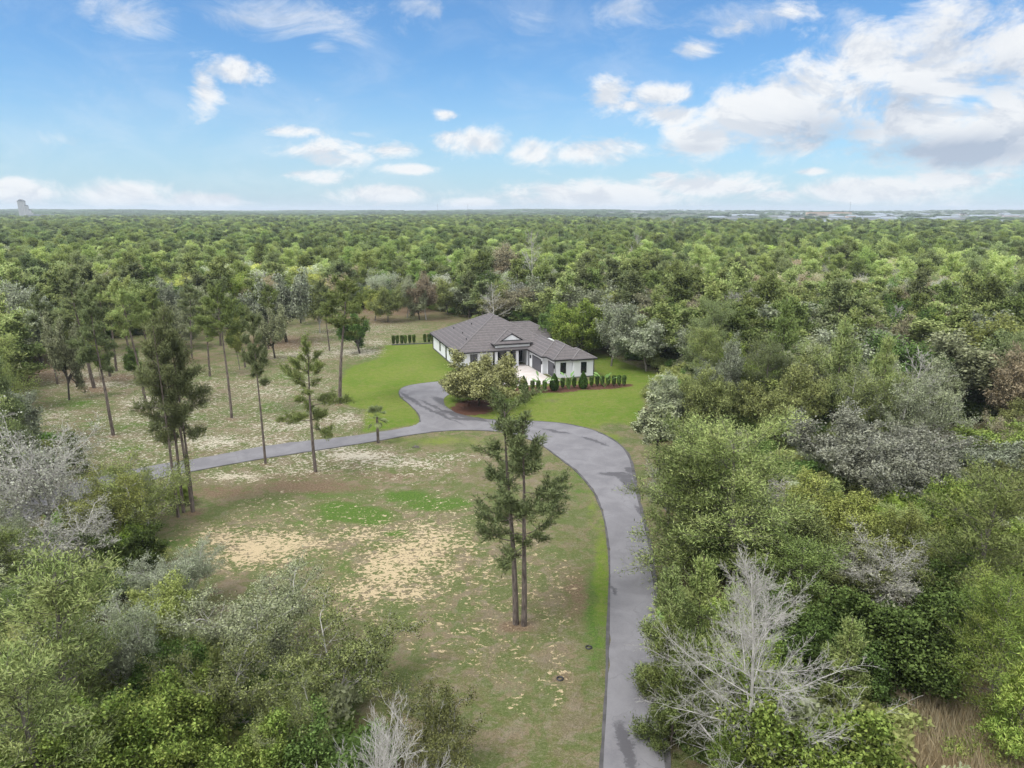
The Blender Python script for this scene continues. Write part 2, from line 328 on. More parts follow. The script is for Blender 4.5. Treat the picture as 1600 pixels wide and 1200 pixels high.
base = t.mix(t.math('MULTIPLY', t.ramp(n7, .50, .60), .5), base, (.36,.31,.215)); base = t.mix(t.math('MULTIPLY', t.ramp(n7, .48, .38), .55), base, (.105,.120,.042))
gr = t.math('ADD', A('greens'), t.math('MULTIPLY', t.math('SUBTRACT', t.math('ADD', n1, n2_), 1.0), 1.2))
base = t.mix(t.math('MULTIPLY', t.ramp(gr, .25, .75), t.ramp(n7, .36, .50, .45, 1)), base, t.mix(t.ramp(n3, .35, .65), (.085,.160,.030), (.150,.235,.050)))
stf = t.math('ADD', A('straw'), t.math('MULTIPLY', t.math('SUBTRACT', t.math('ADD', n1, n5), 1.0), 1.0))
base = t.mix(t.ramp(stf, .35, .75), base, t.mix(t.ramp(n3, .35, .65), (.190,.125,.080), (.320,.230,.165)))
lw = t.math('ADD', A('lawn'), t.math('MULTIPLY', t.math('SUBTRACT', t.math('ADD', n1, n2_), 1.0), .8))
lc = t.mix(t.ramp(n4, .35, .62), (.155,.255,.028), (.232,.292,.052)); lc = t.mix(t.math('MULTIPLY', t.ramp(n2_, .5, .7), .6), lc, (.260,.270,.085))
lc = t.mix(t.ramp(n3, .35, .7, 0, .45), lc, (.110,.170,.030)); lc = t.mix(t.ramp(n7, .50, .62, 0, .45), lc, (.25,.25,.09)); lc = t.mix(t.ramp(n5, .49, .57, 0, .5), lc, (.30,.27,.11)); lc = t.mix(t.ramp(n1, .50, .40, 0, .4), lc, (.12,.20,.02))
base = t.mix(t.ramp(lw, .3, .7), base, lc)
sf = t.math('ADD', A('sand'), t.math('MULTIPLY', t.math('SUBTRACT', n5, .52), 3.6))
sf = t.math('ADD', sf, t.math('MULTIPLY', t.math('SUBTRACT', t.noise(mp.outputs[0], 2.3, 5, .62, .9), .5), 4.2))
sepP = t.add('ShaderNodeSeparateXYZ'); t.l.new(P, sepP.inputs[0])
sandc = t.mix(t.ramp(sepP.outputs[1], 62, 92), (.74,.57,.38), (.74,.66,.57)); sandc = t.mix(t.math('MULTIPLY', n3, .3), sandc, (.40,.29,.19))
base = t.mix(t.math('MULTIPLY', t.ramp(sf, .50, .64), t.math('GREATER_THAN', A('sand'), .04)), base, sandc)
base = t.mix(t.ramp(t.math('ADD', A('mulch'), t.math('MULTIPLY', t.math('SUBTRACT', n1, .5), 1.2)), .45, .65), base, t.mix(n3, (.130,.060,.045), (.200,.105,.080)))
floor = t.mix(n1, (.055,.050,.030), (.130,.105,.065)); floor = t.mix(t.ramp(n2_, .45, .6), floor, (.060,.075,.028))
ds = t.vmath('LENGTH', P); farc = t.mix(t.ramp(t.noise(P, .012, 6, .6), .42, .6), (.050,.070,.036), (.110,.120,.085))
floor = t.mix(t.ramp(ds, 230, 420), floor, (.085,.105,.045)); floor = t.mix(t.ramp(ds, 900, 2500), floor, farc)
cf = t.ramp(t.math('ADD', A('clear'), t.math('MULTIPLY', t.math('SUBTRACT', n1, .5), .8)), .3, .7)
base = t.mix(1.0, base, (.66,.69,.68), 'MULTIPLY'); floor = t.mix(1.0, floor, (1.3,1.3,1.2), 'MULTIPLY'); col = t.mix(cf, floor, base); col = t.mix(t.ramp(n6, .40, .62, .0, .75), col, t.mix(1.0, col, (.60,.62,.56), 'MULTIPLY'))
t.l.new(col, b.inputs['Base Color']); b.inputs['Roughness'].default_value = .95; b.inputs['Specular IOR Level'].default_value = .05
bp = t.add('ShaderNodeBump'); bp.inputs['Strength'].default_value = .7; bp.inputs['Distance'].default_value = .12
t.l.new(t.math('ADD', n3, n1), bp.inputs['Height']); t.l.new(bp.outputs[0], b.inputs['Normal'])
ground.materials.append(m)
tag(link(bpy.data.objects.new('ground', ground)), kind='structure')

# ------------------------------------------------------------------ driveway
def smooth_line(pts, n=5):
    P_ = [Vector(p) for p in pts]; o = []
    for i in range(len(P_) - 1):
        p0 = P_[max(i-1, 0)]; p1 = P_[i]; p2 = P_[i+1]; p3 = P_[min(i+2, len(P_)-1)]
        for k in range(n):
            s = k / n; o.append(.5 * ((2*p1) + (p2-p0)*s + (2*p0-5*p1+4*p2-p3)*s*s + (3*p1-p0-3*p2+p3)*s**3))
    o.append(P_[-1]); return o
def W2(l): return [Vector(G(*p)) for p in l]
inner = smooth_line(W2([(938,1290),(941,1200),(947,1100),(951,1000),(953,900),(951,850),(943,805),(929,770),(905,740),(875,716),(845,695),(805,679),(760,673),(700,673),(640,680),(590,689),(500,703),(415,716),(330,731),(250,747),(170,766),(90,792),(20,830)]))
outer = smooth_line(W2([(0,800),(80,766),(170,742),(250,726),(330,713),(415,697),(480,689),(560,680),(625,670),(650,664)]))
lobe = smooth_line(W2([(657,660),(654,647),(640,632),(627,621),(624,611),(634,604),(660,599),(700,595),(760,590)]))
lobe2 = smooth_line(W2([(762,598),(722,610),(701,617),(693,626),(699,637),(716,646),(742,653),(780,657),(845,659),(885,663),(925,672),(953,685),(972,699),(984,718),(990,745),(998,785),(1007,820),(1017,868),(1022,915),(1027,970),(1032,1040),(1036,1110),(1041,1200),(1050,1290)]))
rng0 = random.Random(5)
bd = [Vector((p.x + rng0.gauss(0, .08), p.y + rng0.gauss(0, .08))) for p in inner + outer + lobe + lobe2]
def cdt_mesh(name, bnd, z, step, thick, mat):
    xs = [p.x for p in bnd]; ys = [p.y for p in bnd]; pts = list(bnd); B = [(p.x, p.y) for p in bnd]
    X_, Y_ = np.meshgrid(np.arange(min(xs), max(xs), step), np.arange(min(ys), max(ys), step)); X_ = X_.ravel(); Y_ = Y_.ravel()
    k = softpoly(X_, Y_, B, step * .9) > .9; pts += [Vector((a_, b_)) for a_, b_ in zip(X_[k], Y_[k])]
    n = len(bnd); res = geometry.delaunay_2d_cdt(pts, [(i, (i + 1) % n) for i in range(n)], [list(range(n))], 1, 1e-5)
    v, e, f = res[0], res[1], res[2]; bm = bmesh.new(); vs = [bm.verts.new((p.x, p.y, z)) for p in v]
    for q in f:
        try: bm.faces.new([vs[i] for i in q])
        except ValueError: pass
    be = [e_ for e_ in bm.edges if e_.is_boundary]; r_ = bmesh.ops.extrude_edge_only(bm, edges=be)
    for g_ in r_['geom']:
        if isinstance(g_, bmesh.types.BMVert): g_.co.z = z - thick
    bmesh.ops.recalc_face_normals(bm, faces=bm.faces)
    me = bpy.data.meshes.new(name); bm.to_mesh(me); bm.free(); me.materials.append(mat)
    o = bpy.data.objects.new(name, me); link(o); return o
m, t, b = material('worn_asphalt'); geo = t.add('ShaderNodeNewGeometry'); P = geo.outputs['Position']
a1 = t.noise(P, .35, 6, .6, .5); a2 = t.noise(P, 9, 4, .8); a3 = t.noise(P, 1.6, 6, .7, .8)
c = t.mix(t.ramp(a1, .35, .65), (.132,.129,.142), (.176,.173,.187)); c = t.mix(t.ramp(a3, .55, .75, 0, .35), c, (.115,.112,.122)); c = t.mix(t.math('MULTIPLY', t.ramp(a2, .3, .8), .3), c, (.24,.235,.245))
vo = t.add('ShaderNodeTexVoronoi', feature='DISTANCE_TO_EDGE'); vo.inputs['Scale'].default_value = .33; wrp = t.add('ShaderNodeTexNoise'); t.l.new(P, wrp.inputs['Vector']); wrp.inputs['Scale'].default_value = .8; wrp.inputs['Detail'].default_value = 5
t.l.new(t.vmath('ADD', P, t.vmath('MULTIPLY', wrp.outputs['Color'], (2.2, 2.2, 0))), vo.inputs['Vector'])
c = t.mix(t.math('MULTIPLY', t.ramp(vo.outputs['Distance'], 0, .022, 1, 0), t.ramp(a1, .46, .60, 0, .28)), c, (.05,.05,.055))
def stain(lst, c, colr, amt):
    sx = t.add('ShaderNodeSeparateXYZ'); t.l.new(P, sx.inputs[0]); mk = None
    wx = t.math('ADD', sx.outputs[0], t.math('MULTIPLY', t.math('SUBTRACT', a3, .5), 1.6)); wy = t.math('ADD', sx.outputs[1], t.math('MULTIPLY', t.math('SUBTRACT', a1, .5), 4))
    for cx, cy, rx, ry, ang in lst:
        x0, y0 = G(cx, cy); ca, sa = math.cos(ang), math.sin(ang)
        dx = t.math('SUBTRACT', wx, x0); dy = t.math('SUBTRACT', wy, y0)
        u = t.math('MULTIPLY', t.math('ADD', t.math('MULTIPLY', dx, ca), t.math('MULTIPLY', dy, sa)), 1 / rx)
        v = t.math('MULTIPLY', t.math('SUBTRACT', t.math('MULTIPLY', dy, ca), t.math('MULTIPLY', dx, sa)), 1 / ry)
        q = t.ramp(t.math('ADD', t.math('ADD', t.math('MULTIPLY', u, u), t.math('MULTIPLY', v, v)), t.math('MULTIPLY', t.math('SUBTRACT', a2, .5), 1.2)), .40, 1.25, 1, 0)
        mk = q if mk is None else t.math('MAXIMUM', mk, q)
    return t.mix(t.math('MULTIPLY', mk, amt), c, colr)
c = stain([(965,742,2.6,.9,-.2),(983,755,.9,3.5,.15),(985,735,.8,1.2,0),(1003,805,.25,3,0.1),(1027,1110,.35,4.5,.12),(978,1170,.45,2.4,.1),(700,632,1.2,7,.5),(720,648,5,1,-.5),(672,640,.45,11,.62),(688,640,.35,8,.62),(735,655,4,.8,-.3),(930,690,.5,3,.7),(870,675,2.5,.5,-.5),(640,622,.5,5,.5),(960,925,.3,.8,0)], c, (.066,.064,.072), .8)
t.l.new(c, b.inputs['Base Color']); b.inputs['Roughness'].default_value = .85
bp = t.add('ShaderNodeBump'); bp.inputs['Strength'].default_value = .25; bp.inputs['Distance'].default_value = .02; t.l.new(a2, bp.inputs['Height']); t.l.new(bp.outputs[0], b.inputs['Normal'])
tag(cdt_mesh('driveway', bd, .05, 2.0, .12, m), kind='structure')
# thin dark bitumen edging that shows along the drive
edge_m = flat('dark_asphalt_edge', (.085,.082,.085), .9, .1, .25, 1.0)
def ribbon(name, line, wd, z, mat, z0=-.02):
    mb = MB(); n = len(line); rr = random.Random(2)
    L_ = []
    for i, p in enumerate(line):
        d = (line[min(i+1, n-1)] - line[max(i-1, 0)]).normalized(); nrm = Vector((-d.y, d.x)); wv = wd * (.6 + .8 * rr.random()); L_.append((p + nrm * wv * .3, p - nrm * wv))
    for i in range(n - 1):
        a_, b_ = L_[i]; c_, d_ = L_[i+1]; mb.poly([(a_.x, a_.y, z), (b_.x, b_.y, z), (d_.x, d_.y, z), (c_.x, c_.y, z)]); mb.poly([(b_.x, b_.y, z), (b_.x, b_.y, z0), (d_.x, d_.y, z0), (d_.x, d_.y, z)])
        mb.poly([(a_.x, a_.y, z), (c_.x, c_.y, z), (c_.x, c_.y, z0), (a_.x, a_.y, z0)])
    return tag(mb.build(name, mat), kind='structure')
ribbon('road_edge', inner[:-6], -.16, .056, edge_m); ribbon('road_edge', lobe2[30:], -.24, .056, edge_m); ribbon('road_edge', lobe, -.12, .056, edge_m)
# pale paved court
m, t, b = material('pale_pavers'); geo = t.add('ShaderNodeNewGeometry'); P = geo.outputs['Position']
mp = t.add('ShaderNodeMapping'); mp.inputs['Rotation'].default_value = (0, 0, R(-18)); t.l.new(P, mp.inputs[0])
bk = t.add('ShaderNodeTexBrick'); t.l.new(mp.outputs[0], bk.inputs[0]); bk.inputs['Scale'].default_value = 1.0; bk.inputs['Brick Width'].default_value = .6; bk.inputs['Row Height'].default_value = .4; bk.inputs['Mortar Size'].default_value = .012
bk.inputs['Color1'].default_value = (.50,.46,.43,1); bk.inputs['Color2'].default_value = (.46,.40,.38,1); bk.inputs['Mortar'].default_value = (.3,.28,.26,1)
t.l.new(t.mix(t.ramp(t.noise(P, .6, 5), .35, .65, 0, .75), bk.outputs[0], (.52,.50,.49)), b.inputs['Base Color'])
# ------------------------------------------------------------------ house (local frame: +x along the front, +y to the back)
TH = R(18); HX, HY = 8.2, 134.5
def HW(a, b_): return HX + a * math.cos(TH) - b_ * math.sin(TH), HY + a * math.sin(TH) + b_ * math.cos(TH)
court = [Vector(HW(*p)) for p in [(-.55,0.0),(-.9,14.9),(-15,14.9),(-15,8),(-14,2),(-9,-3.2),(-3,-3.4),(1.0,-1.2)]]
tag(cdt_mesh('paved_courtyard', court, .075, 3, .12, m), kind='structure')
white = flat('white_stucco', (.68,.70,.735), .85, .2, .02, .8); dark = flat('black_trim', (.018,.018,.022), .5, .4, .1); doorm = flat('grey_garage_door', (.085,.085,.10), .5, .4, .1, 3)
m, t, b = material('dark_glass'); b.inputs['Base Color'].default_value = (.012,.018,.02,1); b.inputs['Roughness'].default_value = .06; b.inputs['Specular IOR Level'].default_value = .7; glass = m
plinth = flat('grey_footing', (.10,.10,.11), .9, .1)
def roofmat(name, lines):
    m, t, b = material(name); tcn = t.add('ShaderNodeTexCoord'); s_ = t.add('ShaderNodeSeparateXYZ'); t.l.new(tcn.outputs['Object'], s_.inputs[0])
    nrm = t.add('ShaderNodeSeparateXYZ'); t.l.new(tcn.outputs['Normal'], nrm.inputs[0])
    # flat concrete tiles: courses run level on each slope; brick pattern in slope coordinates
    isx = t.math('GREATER_THAN', t.math('ABSOLUTE', nrm.outputs[0]), t.math('ABSOLUTE', nrm.outputs[1]))
    u = t.math('ADD', t.math('MULTIPLY', s_.outputs[1], isx), t.math('MULTIPLY', s_.outputs[0], t.math('SUBTRACT', 1, isx)))
    cv_ = t.add('ShaderNodeCombineXYZ'); t.l.new(u, cv_.inputs[0]); t.l.new(t.math('MULTIPLY', s_.outputs[2], 2.1), cv_.inputs[1])
    bk = t.add('ShaderNodeTexBrick'); t.l.new(cv_.outputs[0], bk.inputs[0]); bk.inputs['Scale'].default_value = 1; bk.inputs['Brick Width'].default_value = .34; bk.inputs['Row Height'].default_value = .42
    bk.inputs['Mortar Size'].default_value = .02; bk.inputs['Color1'].default_value = (.092,.083,.086,1); bk.inputs['Color2'].default_value = (.120,.109,.111,1); bk.inputs['Mortar'].default_value = (.055,.052,.056,1)
    # weathered pale course edges, strongest on slopes that face the drive side
    cr = t.math('FRACT', t.math('DIVIDE', t.math('MULTIPLY', s_.outputs[2], 2.1), .42 * 2)); st_ = t.ramp(cr, .02, .30, 1, 0); wn = t.noise(tcn.outputs['Object'], .35, 4)
    amt = t.math('MULTIPLY', t.ramp(wn, .3, .7, .25, .75), st_)
    c = t.mix(t.math('MULTIPLY', amt, lines), bk.outputs[0], (.30,.265,.27)); c = t.mix(t.math('MULTIPLY', t.ramp(t.noise(tcn.outputs['Object'], 1.3, 5), .5, .8), .3), c, (.18,.15,.155))
    t.l.new(c, b.inputs['Base Color']); b.inputs['Roughness'].default_value = .7
    bp = t.add('ShaderNodeBump'); bp.inputs['Strength'].default_value = .8; bp.inputs['Distance'].default_value = .04; t.l.new(t.math('SUBTRACT', 1, cr), bp.inputs['Height']); t.l.new(bp.outputs[0], b.inputs['Normal'])
    return m
tile = roofmat('flat_roof_tiles', .5); ridge_m = flat('ridge_tiles', (.17,.16,.165), .7, .2, .15)
house = empty('house', (HX, HY, 0), TH, 'white stucco single storey house with dark grey tiled hip roofs and pale paved court', 'house')
EZ = 3.75
def hip(mb, rb, a0, a1, b0, b1, ez, pitch, ov=0.0):
    """hip roof over a rectangle; returns (ridge end points)"""
    a0 -= ov; a1 += ov; b0 -= ov; b1 += ov; wd = min(a1 - a0, b1 - b0) / 2; zr = ez + wd * pitch
    if a1 - a0 <= b1 - b0: r0, r1 = ((a0+a1)/2, b0 + wd, zr), ((a0+a1)/2, b1 - wd, zr); q = 1
    else: r0, r1 = (a0 + wd, (b0+b1)/2, zr), (a1 - wd, (b0+b1)/2, zr); q = 0
    c = [(a0,b0,ez),(a1,b0,ez),(a1,b1,ez),(a0,b1,ez)]
    if q: mb.poly([c[0],c[1],r0]); mb.poly([c[1],c[2],r1,r0]); mb.poly([c[2],c[3],r1]); mb.poly([c[3],c[0],r0,r1]); hp = [(c[0],r0),(c[1],r0),(c[2],r1),(c[3],r1),(r0,r1)]
    else: mb.poly([c[0],c[1],r1,r0]); mb.poly([c[1],c[2],r1]); mb.poly([c[2],c[3],r0,r1]); mb.poly([c[3],c[0],r0]); hp = [(c[0],r0),(c[3],r0),(c[1],r1),(c[2],r1),(r0,r1)]
    mb.poly([c[3],c[2],c[1],c[0]])
    for p, q_ in hp:
        if (Vector(p) - Vector(q_)).length > .05: rb.bar((p[0],p[1],p[2]+.02), (q_[0],q_[1],q_[2]+.02), .11, 6)
    return r0, r1
def fascia(mb, a0, a1, b0, b1, z, h=.24, tk=.09):
    mb.box((a0-tk, b0-tk, z-h), (a1+tk, b0, z+.02)); mb.box((a0-tk, b1, z-h), (a1+tk, b1+tk, z+.02)); mb.box((a0-tk, b0, z-h), (a0, b1, z+.02)); mb.box((a1, b0, z-h), (a1+tk, b1, z+.02))
walls = MB(); foot = MB()
blocks = [(-15.9,5.9,13.1,37.9), (-.6,7.6,5.0,13.08), (.4,3.95,.5,4.98), (3.96,8.2,-.1,4.97), (-4.5,10.8,24.6,35.4)]
walls.box((-15.9,13.9,.0), (-8.3,37.9,EZ-.05)); walls.box((-8.298,17.5,0), (-.602,37.85,EZ-.06)); walls.box((-.6,5.0,0), (5.9,37.8,EZ-.07)); walls.box((5.902,5.01,0), (8.2,24.58,EZ-.08))
walls.box((.4,.5,0), (3.95,4.998,EZ-.05)); walls.box((3.952,-.1,0), (8.2,4.998,EZ-.05)); walls.box((5.902,24.6,0), (10.8,35.4,EZ-.06))
walls.build('wall', white, house)
for q in ((-15.93,13.87,-8.3,37.93), (-8.3,37.87,5.9,37.93)): foot.box((q[0],q[1],-.05), (q[2],q[3],.28)) if q[0] < -15 else None
foot.build('plinth', plinth, house); foot = MB(); foot.box((3.94,-.13,-.05), (8.23,-.103,.2)); foot.build('plinth', plinth, house)
rf = MB(); rg = MB(); fs = MB()
specs = [(-16.5,6.5,12.6,38.5,EZ,.5), (-1.2,7.0,3.9,20.0,EZ+.004,.52), (-.2,8.0,0.0,13.0,EZ+.008,.53), (3.5,8.75,-.6,6.5,EZ+.012,.53), (-6.0,11.4,24.0,36.0,EZ+.006,.5)]
for s_ in specs: hip(rf, rg, *s_)
roof = rf.build('roof', tile, house)
for s_ in specs[:1] + specs[2:]: fascia(fs, *s_[:5])
fs.box((-1.29, 3.81, EZ-.24), (-1.2, 12.6, EZ+.02)); fs.box((-1.29, 3.81, EZ-.24), (-.3, 3.9, EZ+.02))
fs.build('gutter', dark, house)
rg.build('ridge_cap', ridge_m, roof)
# portico
pr = MB(); prr = MB(); hip(pr, prr, -8.4, .1, 13.0, 26.0, 5.0, .52); prt = pr.build('portico_roof', tile, house); prr.build('ridge_cap', ridge_m, prt)
pf = MB(); fascia(pf, -8.4, .1, 13.0, 24, 5.0); pf.build('portico_gutter', dark, house)
pw = MB(); pw.box((-7.9,13.5,3.55), (-.3,14.0,4.9)); pw.box((-7.9,14.0,3.55), (-7.5,20,4.9)); pw.box((-.7,14.0,3.55), (-.3,20,4.9))
pw.build('portico_beam', white, house)
for a_ in (-7.9, -5.3, -3.3, -.9):
    q = MB(); q.box((a_, 13.52, 0.07), (a_+.55, 13.98, 3.55)); q.box((a_-.06, 13.46, .07), (a_+.61, 14.04, .35)); q.build('column', white, house, .02)
gb = MB(); gy0 = 14.3; gb.prism([(-6.1,gy0),(-2.2,gy0),(-2.2,gy0+.02),(-6.1,gy0+.02)], 5.5, 5.52)
gb.v = []; gb.f = []
def tri(mb, ac, hw, z0, zt, y0, y1):
    n = len(mb.v); mb.v += [(ac-hw,y0,z0),(ac+hw,y0,z0),(ac,y0,zt),(ac-hw,y1,z0),(ac+hw,y1,z0),(ac,y1,zt)]
    mb.f += [(n,n+1,n+2),(n+5,n+4,n+3),(n,n+3,n+4,n+1),(n+1,n+4,n+5,n+2),(n+2,n+5,n+3,n)]
tri(gb, -4.15, 2.0, 5.55, 6.75, 14.0, 16.5); gb.build('gable', white, house)
gt = MB(); 
for s_ in (-1, 1): gt.bar((-4.15, 13.93, 6.9), (-4.15 + s_*2.35, 13.93, 5.5), .13, 4)
gt.bar((-6.5, 13.93, 5.5), (-1.8, 13.93, 5.5), .12, 4); gt.build('gable_trim', dark, house)
g2 = MB(); 
for s_ in (-1, 1): g2.poly([(-4.15, 13.75, 7.03), (-4.15, 18, 7.03), (-4.15 + s_*2.7, 18, 5.42), (-4.15 + s_*2.7, 13.75, 5.42)][::s_])
g2.build('gable_roof', tile, house)
# entry glazing behind the portico
ent = MB(); ent.box((-8.25,17.42,.1), (-.65,17.49,3.4)); door = ent.build('entry_glazing', glass, house)
fr = MB(); 
for a_ in np.linspace(-8.25, -.73, 7): fr.box((a_, 17.36, .1), (a_+.08, 17.41, 3.4))
fr.box((-8.25,17.36,2.5), (-.65,17.41,2.6)); fr.build('frame', dark, door)
def window(wall, c, z0, z1, wd, pos, name='window'):
    """wall 'x': faces -x at x=pos, centred on y=c; wall 'y': faces -y at y=pos, centred on x=c"""
    g, f_ = MB(), MB(); h = wd / 2
    if wall == 'x':
        g.box((pos-.03, c-h, z0), (pos-.005, c+h, z1))
        for q in ((c-h-.07,c-h,z0-.07,z1+.07), (c+h,c+h+.07,z0-.07,z1+.07), (c-h,c+h,z0-.07,z0), (c-h,c+h,z1,z1+.07), (c-.03,c+.03,z0,z1) if wd > 1.3 else (c-h,c+h,(z0+z1)/2-.03,(z0+z1)/2+.03)):
            f_.box((pos-.06, q[0], q[2]), (pos-.008, q[1], q[3]))
    else:
        g.box((c-h, pos-.03, z0), (c+h, pos-.005, z1))
        for q in ((c-h-.07,c-h,z0-.07,z1+.07), (c+h,c+h+.07,z0-.07,z1+.07), (c-h,c+h,z0-.07,z0), (c-h,c+h,z1,z1+.07), (c-.03,c+.03,z0,z1) if wd > 1.3 else (c-h,c+h,(z0+z1)/2-.03,(z0+z1)/2+.03)):
            f_.box((q[0], pos-.06, q[2]), (q[1], pos-.008, q[3]))
    o = g.build(name, glass, house); f_.build('frame', dark, o); return o
window('x', 30.3, 1.0, 2.9, 1.0, -15.9); window('x', 24.2, .2, 2.9, .9, -15.9, 'side_door'); window('x', 20.6, 1.9, 2.9, 1.0, -15.9); window('x', 17.4, 1.0, 2.9, 1.0, -15.9)
window('y', 2.05, .95, 3.0, 1.05, .5); window('y', 6.15, .95, 3.0, 1.05, -.1); window('y', -12.4, .9, 3.0, 1.4, 13.9)
def garage(c, wd, pos):
    mb = MB(); mb.box((pos-.03, c-wd/2, .08), (pos-.005, c+wd/2, 2.75)); n = int(wd / .32)
    for i in range(n): y = c - wd/2 + wd * i / n; mb.box((pos-.055, y+.03, .1), (pos-.03, y+wd/n-.03, 2.72))
    o = mb.build('garage_door', doorm, house); f_ = MB(); f_.box((pos-.07, c-wd/2-.1, .08), (pos-.008, c-wd/2, 2.85)); f_.box((pos-.07, c+wd/2, .08), (pos-.008, c+wd/2+.1, 2.85)); f_.box((pos-.07, c-wd/2, 2.75), (pos-.008, c+wd/2, 2.85)); f_.build('frame', dark, o)
garage(8.3, 5.0, -.6); garage(2.7, 2.9, .4)
def lantern(x, y):
    mb = MB(); mb.box((x-.28, y-.14, 2.0), (x-.04, y+.14, 2.5)); mb.box((x-.34, y-.2, 2.5), (x-.02, y+.2, 2.56)); mb.box((x-.3, y-.16, 1.95), (x-.02, y+.16, 2.0)); mb.bar((x-.16,y,2.56),(x-.16,y,2.7),.05); mb.build('wall_lantern', dark, house)
lantern(-.6, 11.7); lantern(.4, .85); lantern(-.6, 5.25)
for x, y in ((-.72,12.9), (.3,.42), (8.28,-.15), (-15.98,37.8)): q = MB(); q.box((x-.06,y-.06,.1), (x+.06,y+.06,EZ-.2)); q.build('downpipe', dark, house)
for a_, b_ in ((-9.5,26.5),(-12.3,23.5),(-13,17.6),(-12.5,31)):
    z_ = EZ + (a_ + 16.5) * .5; q = MB(); q.bar((a_,b_,z_-.1), (a_,b_,z_+.25), .09, 8); q.bar((a_,b_,z_+.25), (a_,b_,z_+.34), .14, 8); q.build('roof_vent', dark, roof)

# ------------------------------------------------------------------ tree builder
class Tree:
    def __init__(s, seed): s.rng = np.random.default_rng(seed); s.br = []; s.tips = []; s.tv = []
    def limb(s, p, d, L, r0, r1, seg, wob, up, sides, droop=0):
        n = max(3, int(L / seg)); pts = [np.array(p, float)]; d = np.array(d, float); d /= np.linalg.norm(d); ds = [d]
        for i in range(n):
            d = d + s.rng.normal(0, wob, 3); d[2] += up - droop * (i / n); d /= np.linalg.norm(d); pts.append(pts[-1] + d * L / n); ds.append(d)
        pts = np.array(pts); rad = np.linspace(r0, r1, n + 1); s.br.append((pts, rad, sides)); return pts, np.array(ds), rad
    def turn(s, d, ang, az=None):
        d = d / np.linalg.norm(d); a = np.cross(d, [0, 0, 1.0]) if abs(d[2]) < .98 else np.array([1.0, 0, 0]); a /= np.linalg.norm(a); b = np.cross(d, a)
        az = s.rng.uniform(0, 2 * math.pi) if az is None else az
        return d * math.cos(ang) + (a * math.cos(az) + b * math.sin(az)) * math.sin(ang)
    def rec(s, p, d, L, r, lvl, prm):
        q = prm[lvl]; last = lvl == len(prm) - 1; r1 = r * (.35 if not last else .3)
        pts, ds, rad = s.limb(p, d, L, r, r1, q.get('seg', L / 5), q['wob'], q['up'], q['sides'], q.get('droop', 0))
        if last:
            k = q.get('tips', 3)
            for i in range(k): j = len(pts) - 1 - int(i * len(pts) / (k + .5)); s.tips.append(pts[j]); s.tv.append(ds[j])
            return
        nc = max(1, int(round(q['n'] * s.rng.uniform(.8, 1.2)))); az = s.rng.uniform(0, 6.28)
        for i in range(nc):
            tt = q['t0'] + (1 - q['t0']) * (i + s.rng.uniform(.2, .9)) / nc; j = min(len(pts) - 1, int(tt * (len(pts) - 1))); az += 2.4 + s.rng.normal(0, .3)
            dd = s.turn(ds[j], math.radians(q['ang'] * s.rng.uniform(.7, 1.25)), az)
            if q.get('flat'): dd[2] = dd[2] * (1 - q['flat']) + .12 * q['flat']
            s.rec(pts[j], dd, L * q['lr'] * s.rng.uniform(.7, 1.2) * (1.15 - q.get('tap', .5) * tt), max(rad[j] * .62, .008), lvl + 1, prm)
        if not q.get('noend'): s.rec(pts[-1], ds[-1], L * q['lr'] * .8, rad[-1], lvl + 1, prm)
    def wood(s, minr=0.0):
        V, Fq = [], []; base = 0
        for pts, rad, k in s.br:
            rad = np.maximum(rad, minr); n = len(pts); tg = np.gradient(pts, axis=0); tg /= np.linalg.norm(tg, axis=1)[:, None] + 1e-9
            ref = np.array([1.0, 0, 0]) if abs(tg[0][2]) > .7 else np.array([0, 0, 1.0]); u = np.cross(tg, ref); u /= np.linalg.norm(u, axis=1)[:, None] + 1e-9; v = np.cross(tg, u)
            a = np.arange(k) * 2 * math.pi / k
            ring = pts[:, None, :] + rad[:, None, None] * (np.cos(a)[None, :, None] * u[:, None, :] + np.sin(a)[None, :, None] * v[:, None, :])
            V.append(ring.reshape(-1, 3)); i = np.arange(n - 1)[:, None] * k; j = np.arange(k)[None, :]; j2 = (j + 1) % k
            Fq.append(np.stack([i + j, i + j2, i + k + j2, i + k + j], -1).reshape(-1, 4) + base); base += n * k
        return np.concatenate(V), np.concatenate(Fq)
    def leaves(s, per, size, spread, aspect=1.6, flatz=.7, nrm=.65, center=None):
        """leaf-sized quads scattered round every twig tip"""
        T = np.array(s.tips); n = len(T) * per; g = s.rng
        own = np.repeat(np.arange(len(T)), per); off = g.normal(0, 1, (n, 3)) * spread * np.array([1, 1, flatz]); C = T[own] + off
        u = g.normal(0, 1, (n, 3)); u[:, 2] *= .55; u /= np.linalg.norm(u, axis=1)[:, None]; w_ = g.normal(0, 1, (n, 3)); v = np.cross(u, w_); v /= np.linalg.norm(v, axis=1)[:, None]
        sz = size * g.uniform(.6, 1.35, n)[:, None]; u = u * sz * .5 * aspect; v = v * sz * .5
        V = np.stack([C - u, C - v * .9 + u * .1, C + u, C + v * .9 + u * .1], 1).reshape(-1, 3)
        cen = T.mean(0) if center is None else np.array(center); o = (C - cen); o /= np.linalg.norm(o, axis=1)[:, None] + 1e-6; oo = off / (np.linalg.norm(off, axis=1)[:, None] + 1e-6)
        N = nrm * (o * .5 + oo * .6 + np.array([0, 0, .35])) + g.normal(0, .38, (n, 3)); N /= np.linalg.norm(N, axis=1)[:, None]
        tip_t = g.uniform(0, 1, len(T)); tint = np.clip(tip_t[own] * .6 + g.uniform(0, .4, n), 0, 1)
        return V, np.arange(n * 4).reshape(-1, 4), np.repeat(N, 4, 0), np.repeat(tint, 4)
